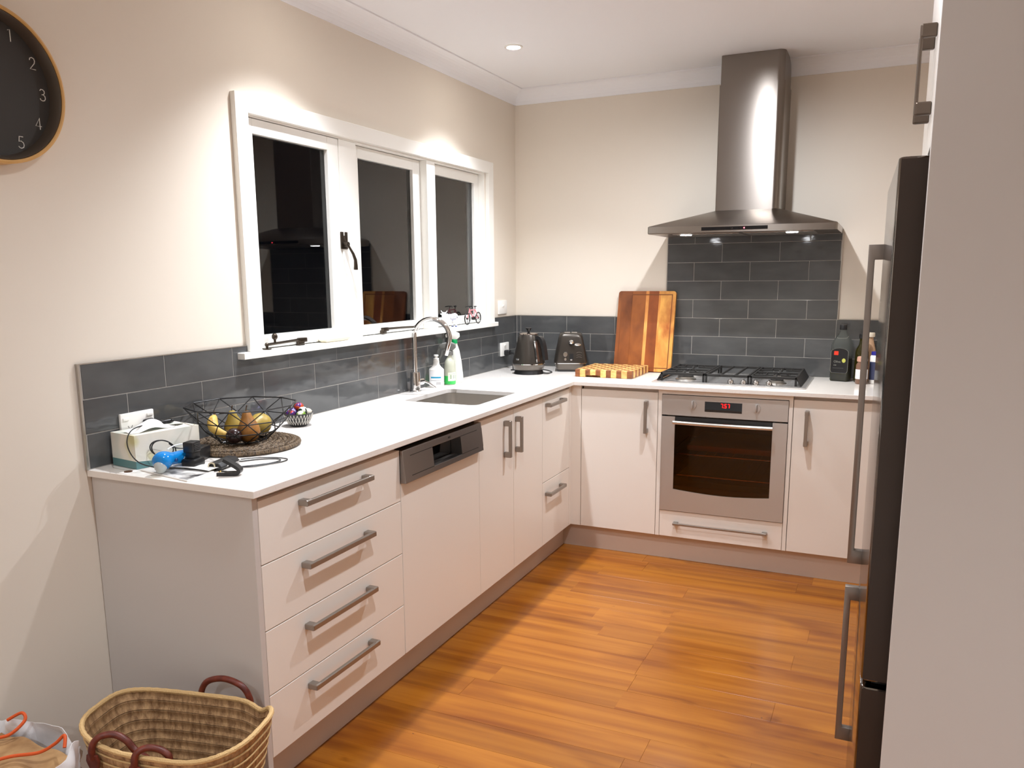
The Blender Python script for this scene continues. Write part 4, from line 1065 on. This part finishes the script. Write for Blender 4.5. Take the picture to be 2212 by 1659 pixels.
for k, a in enumerate((-1.0, -.80, -.45, -.12)):
    obj('letter', patch(q[0], q[1], .0280, .0330, a, a+.07, ZC+.032, ZC+.050, .0011, 3), mat('label_green', srgb(60, 110, 70), .4), lb)
for z in (.032, .049):
    obj('letter', patch(q[0], q[1], .0280, .0330, -1.0, -.73, ZC+z, ZC+z+.0012, .0011, 4), MATS['label_green'], lb)
obj('label_rule', patch(q[0], q[1], .0280, .0330, -1.2, .1, ZC+.0555, ZC+.0565, .0011, 6), MATS['label_green'], lb)
M_tgrey = mat('grey_trigger', srgb(112, 112, 108), .35)
def trigger(c, q, zb_, m, mc, s=1.0, ang=-PI/2):
    Rm = Matrix.Translation((q[0], q[1], ZC+zb_)) @ Matrix.Rotation(ang, 4, 'Z')
    g = G(); g.lathe([(0, 0), (.0145*s, 0), (.0145*s, .016*s), (.012*s, .018*s), (0, .018*s)], (0, 0, 0), 20, Rm); obj('collar', g, mc, c, True)
    g = G(); g.prism([(-.024*s, .046*s), (-.026*s, .030*s), (-.012*s, .0185*s), (.010*s, .0185*s), (.014*s, .026*s), (.040*s, .028*s), (.042*s, .040*s), (.028*s, .050*s), (-.006*s, .054*s)], 'y', -.012*s, .012*s, b=.0035*s, seg=3, M=Rm); obj('spray_head', g, m, c, True)
    g = G(); P = [Rm @ Vector(p) for p in smooth_path([(.022*s, 0, .028*s), (.030*s, 0, .014*s), (.034*s, 0, -.002*s), (.044*s, 0, -.018*s)], 4)]
    g.tube(P, .004*s, 6, flat=(.012*s, .006*s)); obj('trigger', g, m, c, True)
trigger(c, q, .1505, M_tgrey, M_tgrey, 1.25, -2.72)
c = thing('spray_bottle', 'tall white spray bottle with a green collar, rightmost beside the sink', 'bottle', (.048, -.902, ZC), rz=.40)
g = ell([(0, .0005), (.040, .0005), (.044, .005), (.043, .04), (.036, .11), (.026, .165), (.0165, .196), (.0155, .203), (0, .203)], (0, 0, 0), 1, .62); obj('bottle_body', g, mat('milky_plastic', srgb(232, 234, 226), .3), c, True)
ZC_ = ZC; ZC = 0
trigger(c, (0, 0, 0), .2035, M_white, mat('green_collar', srgb(10, 160, 90), .35), 1.12, -3.1)
ZC = ZC_

# ================================================================ KETTLE
KX, KYK = .258, -.405
c = thing('electric_kettle', 'dark bronze electric kettle with chrome trim beside the corner outlet', 'kettle', (KX, KYK, ZC))
M_brz = mat('bronze_enamel', srgb(72, 67, 62), .30, metal=.7)
q = (KX, KYK, ZC); KS = 1.07
_ell = ell
def ell(prof, c, sx, sy, n=32): return _ell([(r*KS, z) for r, z in prof], c, sx, sy, n)
g = ell([(0, .0006), (.080, .0006), (.079, .004), (.073, .022), (0, .022)], q, 1, 1, 40); obj('power_base', g, M_black, c, True)
g = ell([(0, .0222), (.072, .0222), (.080, .030), (.086, .052), (.0865, .056), (0, .056)], q, 1, 1, 40); obj('lower_body', g, mat('kettle_grey', srgb(104, 98, 92), .3, metal=.8), c, True)
g = ell([(.084, .056), (.0878, .0565), (.0878, .0605), (.084, .061)], q, 1, 1, 40); obj('chrome_band', g, M_chrome, c, True)
g = ell([(0, .061), (.0862, .061), (.085, .075), (.074, .130), (.062, .180), (.054, .214), (.050, .222), (0, .222)], q, 1, 1, 40); kb = obj('body', g, M_brz, c, True)
g = ell([(0, .2225), (.0515, .2225), (.0505, .227), (.030, .231), (0, .232)], q, 1, 1, 40); lid = obj('lid', g, mat('lid_rose', srgb(170, 158, 150), .2, metal=1), c, True)
g = ell([(0, .2322), (.006, .2322), (.0075, .242), (.016, .254), (.017, .258), (0, .259)], q, 1, 1, 24); obj('knob', g, M_black, lid, True)
ka = -.75      # handle direction (towards the camera's right)
def kd(r, z, s_=0):
    r *= KS; return (KX+r*math.cos(ka)-s_*math.sin(ka), KYK+r*math.sin(ka)+s_*math.cos(ka), ZC+z)
ka = -.22
g = G(); g.tube(smooth_path([kd(.048, .196), kd(.066, .206), (kd(.082, .198)), kd(.094, .168), kd(.102, .128), kd(.107, .092), kd(.108, .082)], 4), .011, 4, flat=(.030, .018)); obj('handle', g, M_black, c, True)
ka = -.56
g = G(); g.tube([kd(.0625, .188), kd(.0755, .130), kd(.0872, .070)], .008, 4, flat=(.032, .008)); gb = obj('gauge_frame', g, M_chrome, kb, True)
g = G(); g.tube([kd(.0665, .183), kd(.0795, .130), kd(.0905, .076)], .008, 4, flat=(.020, .005)); obj('water_gauge', g, mat('gauge_bronze', srgb(120, 86, 70), .15, metal=.6), gb, True)
ka = -1.95
g = G(); g.box(-.0015, .0015, -.011, .011, -.005, .005, b=.001, M=Matrix.Translation(kd(.0835, .088)) @ Matrix.Rotation(ka, 4, 'Z')); obj('badge', g, M_chrome, kb, True)
g = G(); g.tube(smooth_path([(KX+.07, KYK+.0, ZC+.008), (KX+.11, KYK+.02, ZC+.004), (KX+.10, KYK+.10, ZC+.003), (KX-.02, KYK+.20, ZC+.003), (.115, -.31, ZC+.004), (TX_+.1, -.29, ZC+.004)], 5), .003, 8); obj('cord', g, M_cable, c, True)

ell = _ell
# ================================================================ TOASTER
TXx, TYy = .420, -.158
c = thing('toaster', 'dark bronze two-slot toaster between the kettle and the leaning board', 'toaster', (TXx, TYy, ZC), rz=math.radians(20))
def trap(zs):
    bm = bmesh.new(); L_ = []
    for z, hw, hd, r in zs:
        L_.append([bm.verts.new((x, y, z)) for x, y in rrect(-hw, hw, -hd, hd, r, 5)])
    bm.faces.new(L_[0])
    for a, b in zip(L_, L_[1:]):
        for i in range(len(a)): bm.faces.new((a[i], a[(i+1) % len(a)], b[(i+1) % len(b)], b[i]))
    bm.faces.new(L_[-1]); bmesh.ops.recalc_face_normals(bm, faces=bm.faces); g = G(); g.add(bm); return g
obj('foot_skirt', trap([(.0006, .080, .092, .02), (.010, .082, .094, .02)]), M_black, c, True)
obj('base', trap([(.0102, .080, .092, .02), (.030, .088, .098, .022), (.046, .090, .100, .022)]), MATS['kettle_grey'], c, True)
obj('chrome_band', trap([(.0462, .0905, .1005, .022), (.050, .0912, .101, .022)]), M_chrome, c, True)
tb = obj('body', trap([(.0502, .096, .104, .026), (.060, .0965, .104, .026), (.130, .084, .098, .026), (.195, .070, .090, .026), (.212, .064, .085, .026), (.2195, .056, .077, .024), (.221, .045, .066, .020)]), M_brz, c, True)
for sx in (-.020, .020):
    g = G(); g.box(sx-.0165, sx+.0165, -.062, .062, .2205, .2262, b=.001); f_ = obj('slot_frame', g, M_chrome, c)
    g = G(); g.box(sx-.0120, sx+.0120, -.056, .056, .2255, .2265); obj('slot', g, M_black, f_)
def ty(z): return -(.104-(z-.060)/.135*.014)
def onf(z, dy=0): return ty(z)-dy
g = G(); g.prism([(-.012, .075), (.012, .075), (.015, .185), (-.015, .185)], 'y', -.0985, -.0955, b=.001, M=Matrix.Rotation(-.10, 4, 'X') @ Matrix.Translation((.004, .010, 0)) if False else Matrix.Translation((.004, 0, 0)))
g.bm.free()
g = G(); g.prism([(-.007, .068), (.015, .068), (.020, .180), (-.012, .180)], 'y', -.0006, .002, M=Matrix.Translation((0, ty(.068)-.0002, .068)) @ Matrix.Rotation(-math.atan(.014/.135), 4, 'X') @ Matrix.Translation((0, 0, -.068))); obj('lever_track', g, M_black, tb, True)
g = G(); g.sph((.004, onf(.172, .014), .172), (.015, .011, .013), 18, 12); g.cyl((.004, onf(.16, -.002), .168), (.004, onf(.172, .012), .172), .006, n=12); lv = obj('lever', g, M_chrome, tb, True)
g = G(); g.cyl((.004, onf(.155, -.001), .153), (.004, onf(.155, .005), .153), .007, n=16); obj('lever_stop', g, M_dgrey, tb, True)
for (kx, kz, kr) in ((-.030, .100, .0150), (-.030, .073, .0090)):
    g = G(); g.cyl((kx, onf(kz, -.001), kz), (kx, onf(kz, .008), kz+.001), kr, kr*.85, n=24, b=.001); obj('dial', g, M_chrome, tb, True)
g = G(); g.sph((.004, onf(.068, .002), .070), (.008, .004, .004), 12, 8); obj('button', g, M_chrome, tb, True)
g = G(); g.sph((.040, onf(.157, .0012), .157), (.019, .003, .0075), 20, 10); obj('badge', g, M_chrome, tb, True)
g = G()
for i, z in enumerate((.113, .098, .086)): g.tube([(.034+u*.030, onf(z-.004+.005*math.sin(PI*u), .0008), z-.004+.005*math.sin(PI*u)) for u in (0, .25, .5, .75, 1)], .0009, 5)
obj('engraving', g, mat('engraving_grey', srgb(110, 104, 98), .4, metal=.6), tb, True)

# ================================================================ BOARDS
c = thing('end_grain_board', 'thick checkered end-grain chopping board lying in front of the leaning board', 'chopping board', (.716, -.289, ZC))
M_lt = wood_mat('block_light', srgb(232, 190, 118), srgb(206, 156, 84), (30, 30, 60), .45, .14, False)
M_dk = wood_mat('block_dark', srgb(150, 88, 44), srgb(112, 60, 28), (30, 30, 60), .45, .2, False)
nx, ny = 11, 10; X0, X1, Y0, Y1 = .556, .876, -.455, -.122
wx = [1.0 if i % 2 else .85 for i in range(nx)]; sw = sum(wx); xs = [X0]
for k in wx: xs.append(xs[-1]+(X1-X0)*k/sw)
for j in range(ny):
    for i in range(nx):
        y0 = Y0+(Y1-Y0)*j/ny; y1 = Y0+(Y1-Y0)*(j+1)/ny
        g = G(); zlo = ZC+(.012 if (j == 0 and i in (2, 3, 4)) else .0012)
        g.box(xs[i], xs[i+1], y0, y1, zlo, ZC+.041, b=.0012, seg=1)
        obj('wood_block', g, M_lt if (i+j) % 2 else M_dk, c)
c = thing('large_chopping_board', 'tall striped timber chopping board leaning on the wall beside the cooktop', 'chopping board', (.835, -.0925, ZC))
lean = math.atan2(.0915, .45)
Mb = Matrix.Translation((.835, -.096, ZC+.0006)) @ Matrix.Rotation(-lean, 4, 'X')
BW, BH, BT = .167, .460, .022
cols = [(.25, srgb(142, 80, 36), srgb(104, 54, 22)), (.235, srgb(156, 90, 40), srgb(114, 60, 25)), (.055, srgb(222, 156, 84), srgb(190, 112, 50)), (.17, srgb(156, 82, 34), srgb(120, 58, 22)), (.03, srgb(226, 162, 86), srgb(196, 120, 54)), (.26, srgb(232, 172, 86), srgb(158, 84, 34))]
x = -BW
for i, (fw, ca, cb) in enumerate(cols):
    x1 = x+2*BW*fw; g = G()
    rr_ = .012
    if i == 0: poly = [(x+rr_, 0), (x1, 0), (x1, BH), (x+rr_, BH), (x+.004, BH-.004), (x, BH-rr_), (x, rr_), (x+.004, .004)]
    elif i == len(cols)-1: poly = [(x, 0), (x1-rr_, 0), (x1-.004, .004), (x1, rr_), (x1, BH-rr_), (x1-.004, BH-.004), (x1-rr_, BH), (x, BH)]
    else: poly = [(x, 0), (x1, 0), (x1, BH), (x, BH)]
    g.prism(poly, 'y', -BT, 0, b=.0008, seg=1, M=Mb)
    m = wood_mat('stave_%d' % i, ca, cb, (11, 20, 4.5), .38, .05, False)
    obj('stave', g, m, c); x = x1
g = G(); e = .018; gd = -BT-.0006
for a0, a1, b0, b1 in ((-BW+e, BW-e, BH-e-.005, BH-e), (-BW+e, BW-e, e, e+.005), (-BW+e, -BW+e+.005, e, BH-e), (BW-e-.005, BW-e, e, BH-e)):
    g.box(a0, a1, gd, gd+.001, b0, b1, M=Mb)
obj('juice_groove', g, mat('groove_brown', srgb(120, 66, 28), .5), c)

# ================================================================ BOTTLES RIGHT OF THE COOKTOP
c = thing('oil_bottle', 'tall square olive oil bottle with a black label beside the cooktop', 'bottle', (1.889, -.125, ZC), rz=math.radians(-12))
def sqb(zs, m, nm, par): return obj(nm, trap(zs), m, par, True)
M_pet = mat('clear_plastic', srgb(232, 236, 228), .04, trans=.96, ior=1.06, spec=.8)
M_oil = mat('olive_oil', srgb(150, 126, 28), .15, trans=.25, ior=1.4)
sqb([(.0008, .040, .034, .012), (.006, .046, .040, .012), (.185, .046, .040, .012), (.205, .042, .036, .014), (.235, .022, .020, .010), (.250, .0145, .0145, .007), (.262, .0145, .0145, .007)], M_pet, 'bottle_body', c)
sqb([(.003, .0425, .0365, .010), (.115, .0440, .0380, .010)], M_oil, 'oil', c)
g = G(); g.lathe([(0, .2622), (.0175, .2622), (.0175, .286), (.0165, .288), (0, .288)], (0, 0, 0), 24); obj('cap', g, M_black, c, True)
g = G(); hw = .041; P = [(-hw, .055), (-hw+.006, .045), (hw-.006, .045), (hw, .055), (hw, .150)]+[(hw*math.cos(PI*i/8), .150+.020*math.sin(PI*i/8)) for i in range(1, 8)]+[(-hw, .150)]
g.prism(P, 'y', -.0412, -.0403); lb = obj('label', g, mat('label_black', (.012, .012, .013), .35), c)
g = G(); P2 = [(x*1.05, .045+(z-.045)*1.02-.0015) for x, z in P]; g.prism(P2, 'y', -.0407, -.0402); obj('label_border', g, mat('label_silver', srgb(120, 118, 108), .4), c)
g = G(); g.box(-.027, -.006, -.0418, -.0411, .135, .155); obj('red_square', g, mat('label_red', srgb(225, 60, 40), .4), lb)
g = G(); g.sph((.022, -.0412, .108), (.009, .0008, .011), 16, 10); obj('olive_picture', g, mat('olive_yellow', srgb(190, 190, 90), .4), lb)
bm = text_mesh('Olive', .016, .0002); g = G(); g.add(bm, frame((-.010, -.0416, .101), (1, 0, 0), (0, 0, 1))); obj('lettering', g, mat('label_pale', srgb(138, 138, 130), .4), lb)
bm = text_mesh('Oil', .011, .0002); g = G(); g.add(bm, frame((-.020, -.0416, .083), (1, 0, 0), (0, 0, 1))); obj('lettering', g, MATS['label_pale'], lb)
g = G(); g.box(-.030, .022, -.0418, -.0411, .068, .0695); obj('label_rule', g, mat('label_dim', srgb(90, 90, 90), .4), lb)
q = (1.984, -.150, ZC)
c = thing('green_glass_bottle', 'slim dark green glass bottle with a black cap behind the small jar', 'bottle', q)
g = ell([(0, .0006), (.030, .0006), (.032, .004), (.032, .150), (.028, .168), (.0165, .190), (.0145, .205), (.0145, .222), (0, .222)], q, 1, 1); obj('bottle_body', g, mat('green_glass', srgb(58, 54, 14), .06, trans=.55, ior=1.45), c, True)
g = ell([(0, .2222), (.0175, .2222), (.0175, .243), (0, .244)], q, 1, 1, 24); obj('cap', g, M_black, c, True)
q = (2.014, -.070, ZC)
c = thing('sauce_bottle', 'tan bottle with a cream cap behind the green glass bottle', 'bottle', q)
g = ell([(0, .0006), (.030, .0006), (.032, .004), (.032, .16), (.024, .19), (.018, .215), (.018, .225), (0, .225)], q, 1, 1); obj('bottle_body', g, mat('tan_plastic', srgb(196, 160, 128), .35), c, True)
g = ell([(0, .2252), (.024, .2252), (.025, .229), (.024, .246), (0, .248)], q, 1, 1); obj('cap', g, mat('cream_cap', srgb(236, 226, 206), .4), c, True)
q = (1.990, -.225, ZC)
c = thing('spice_jar', 'small glass jar with a pink lid and white label behind the fridge handle', 'jar', q)
g = ell([(0, .0006), (.026, .0006), (.028, .004), (.028, .095), (.022, .106), (.020, .112), (0, .112)], q, 1, 1); obj('jar_body', g, mat('jar_contents', srgb(120, 90, 74), .12), c, True)
g = ell([(.0282, .026), (.0286, .026), (.0286, .074), (.0282, .074)], q, 1, 1); obj('label', g, mat('jar_label', srgb(226, 226, 228), .5), c, True)
g = ell([(0, .1122), (.024, .1122), (.025, .116), (.024, .134), (.020, .137), (0, .138)], q, 1, 1); obj('lid', g, mat('pink_lid', srgb(206, 160, 140), .4), c, True)
q = (2.050, -.185, ZC)
c = thing('salt_shaker', 'white container with a blue cap, rightmost on the worktop', 'container', q)
g = ell([(0, .0006), (.024, .0006), (.026, .003), (.026, .135), (.022, .142), (0, .142)], q, 1, 1); obj('bottle_body', g, M_white, c, True)
g = ell([(.0262, .02), (.0266, .02), (.0266, .11), (.0262, .11)], q, 1, 1); obj('label', g, mat('navy_label', srgb(60, 66, 96), .4), c, True)
g = ell([(0, .1422), (.0215, .1422), (.0215, .160), (0, .162)], q, 1, 1); obj('cap', g, mat('blue_cap', srgb(44, 44, 140), .35), c, True)

# ================================================================ STRAW BASKET
SBa = math.radians(12); SCX, SCY = .508, -3.278
c = thing('straw_basket', 'open woven straw basket with brown leather handles on the floor at the bench end', 'basket', (SCX, SCY, .0015), rz=SBa)
M_straw = mat('straw_weave', srgb(186, 150, 108), .75, noise=((90, 90, 22), srgb(132, 100, 68), 3, .35, .68), bump=((240, 240, 60), .7, .004))
M_straw2 = mat('straw_seam', srgb(206, 172, 120), .75, bump=((260, 260, 200), .7, .003))
HB = .345
def bk(a, v, off=0):
    """basket wall: a angle, v 0 floor .. 1 rim"""
    rx = .150+(.236-.150)*v**.85+off; ry = .085+(.126-.085)*v**.85+off
    ca, sa = math.cos(a), math.sin(a); k = .60
    x = rx*math.copysign(abs(ca)**k, ca); y = ry*math.copysign(abs(sa)**k, sa)
    dip = -.020*math.exp(-((a-PI*.30)/.22)**2)*v**3 + .010*v**2*math.cos(2*a)+.010*v**2*sa - .012*v**3*math.exp(-((a-PI*1.55)/.5)**2)
    return (x, y, .001+HB*v+dip)
nr = 13
for k in range(nr):
    v0, v1 = k/nr, (k+1)/nr; g = G()
    def fn(u, w, v0=v0, v1=v1): return bk(2*PI*u, v0+(v1-v0)*w, .0035*math.sin(PI*w))
    g.grid(fn, 72, 5, thick=.005, closeu=True); obj('straw_band', g, M_straw, c, True)
    if 0 < k: 
        g = G(); g.tube([bk(2*PI*i/72, v0, .002) for i in range(72)], .0028, 6, True); obj('stitched_seam', g, M_straw2, c, True)
g = G(); g.tube([bk(2*PI*i/96, 1.0, .0) for i in range(96)], [.0062+(.0010 if i % 2 else 0) for i in range(96)], 8, True); obj('rim_braid', g, M_straw2, c, True)
g = G(); g.prism([bk(2*PI*i/48, 0, -.003)[:2] for i in range(48)], 'z', .0005, .006); obj('base', g, M_straw, c)
M_leath = mat('brown_leather', srgb(116, 50, 34), .4, noise=((60, 60, 60), srgb(84, 34, 24), 3, .3, .7))
def wall_at(x, side, v, off):
    best = min((abs(bk(a_*.01, v, off)[0]-x), a_) for a_ in range(0, 629) if side*math.sin(a_*.01) > 0)
    return Vector(bk(best[1]*.01, v, off))
for side, xa, xb, hz in ((1, -.025, .125, .048), (-1, -.150, -.028, .030)):
    p0 = wall_at(xa, side, .90, .0175); p1 = wall_at(xb, side, .90, .0175); up = Vector((0, 0, 1)); inn = Vector((0, -side, 0))
    if side > 0:
        P = [p0, p0+up*.035, p0*.85+p1*.15+up*(.035+hz*.7), p0*.5+p1*.5+up*(.035+hz), p0*.15+p1*.85+up*(.035+hz*.7), p1+up*.035, p1]
    else:
        X_ = Vector((1, 0, 0))
        P = [p0, p0+up*.030, p0+up*.052+inn*.010+X_*.012, p0+up*.056+inn*.026+X_*.040, p0+up*.042+inn*.032+X_*.072, p0+up*.012+inn*.034+X_*.100, p1+inn*.034+up*.002+X_*.040,
             p1+up*.022+inn*.034+X_*.072, p1+up*.043+inn*.032+X_*.052, p1+up*.052+inn*.020+X_*.022, p1+up*.044+inn*.006+X_*.004, p1+up*.026, p1]
    g = G(); g.tube(smooth_path(P, 5), .0085, 10); hd = obj('handle', g, M_leath, c, True)
    for p in (p0, p1):
        g = G(); w_, h_ = .019, .036
        poly = [(-w_*.75, .018), (w_*.75, .018), (w_, 0), (w_*.7, -h_*.55), (0, -h_), (-w_*.7, -h_*.55), (-w_, 0)]
        sl = .115*side
        g.prism([(p.x+x, p.z+z-.006) for x, z in poly], 'y', p.y-.003, p.y+.003, b=.0012, M=Matrix.Translation(p) @ Matrix.Rotation(-sl, 4, 'X') @ Matrix.Translation(-p)); obj('leather_tab', g, M_leath, hd, True)

# ================================================================ CARRIER BAG
c = thing('carrier_bag', 'crumpled white carrier bag with orange cord handles left of the straw basket', 'bag', (.185, -3.555, .0015))
bgx, bgy = .183, -3.548
random.seed(5)
ph = [random.uniform(0, 6.28) for _ in range(8)]
def bag(u, v):
    a = 2*PI*u; k = .6
    rx, ry = .170+.03*v, .105+.035*v
    ca, sa = math.cos(a), math.sin(a)
    x = rx*math.copysign(abs(ca)**k, ca); y = ry*math.copysign(abs(sa)**k, sa)
    w_ = .013*v*(math.sin(5*a+ph[0]+3*v)+.7*math.sin(9*a+ph[1]-5*v)+.5*math.sin(14*a+ph[2]+9*v))
    from mathutils import noise as _nz
    w_ += .020*v*_nz.noise(Vector((ca*3.2, sa*3.2, v*3.0)))+.010*v*_nz.noise(Vector((ca*9, sa*9, v*9+4)))
    z = .002+.328*v + v**3*(.026*math.sin(2*a+2.0)+.016*math.sin(5*a+ph[3])+.011*math.sin(11*a+ph[4]))
    return (bgx+x+w_*ca, bgy+y+w_*sa, z)
g = G(); g.grid(bag, 150, 40, thick=.0012, closeu=True); obj('bag_wall', g, mat('white_plastic_film', srgb(232, 233, 236), .32, trans=0), c, True)
g = G(); g.prism([bag(i/40, 0)[:2] for i in range(40)], 'z', .0018, .004); obj('bag_base', g, MATS['white_plastic_film'], c)
M_cord = mat('orange_cord', srgb(206, 84, 30), .6)
def cord(pts): 
    g = G(); g.tube(smooth_path(pts, 7), .0042, 8); obj('cord_handle', g, M_cord, c, True)
cord([(.085, -3.445, 0.334), (.115, -3.425, 0.351), (.135, -3.432, 0.338), (.125, -3.47, 0.316), (.09, -3.505, 0.312), (.115, -3.53, 0.312), (.145, -3.565, 0.312), (.10, -3.62, 0.312)])
cord([(.335, -3.47, 0.334), (.318, -3.455, 0.354), (.298, -3.468, 0.334), (.265, -3.49, 0.314), (.215, -3.53, 0.313), (.17, -3.60, 0.313), (.13, -3.65, 0.313)])
c = thing('kraft_parcel', 'tan kraft paper parcel filling the white carrier bag', 'parcel', (.20, -3.545, .006))
def par(u, v):
    x = .05+.30*u; y = -3.648+.205*v
    return (x, y, .292+.010*math.sin(7*u+2)*math.sin(5*v+1)+.006*math.sin(15*u)*math.cos(9*v))
g = G(); g.grid(par, 24, 18, thick=.002); g.box(.06, .34, -3.64, -3.45, .008, .278, b=.01); obj('wrapping', g, mat('kraft_paper', srgb(176, 140, 96), .7, noise=((18, 18, 18), srgb(140, 104, 66), 3, .35, .7)), c, True)
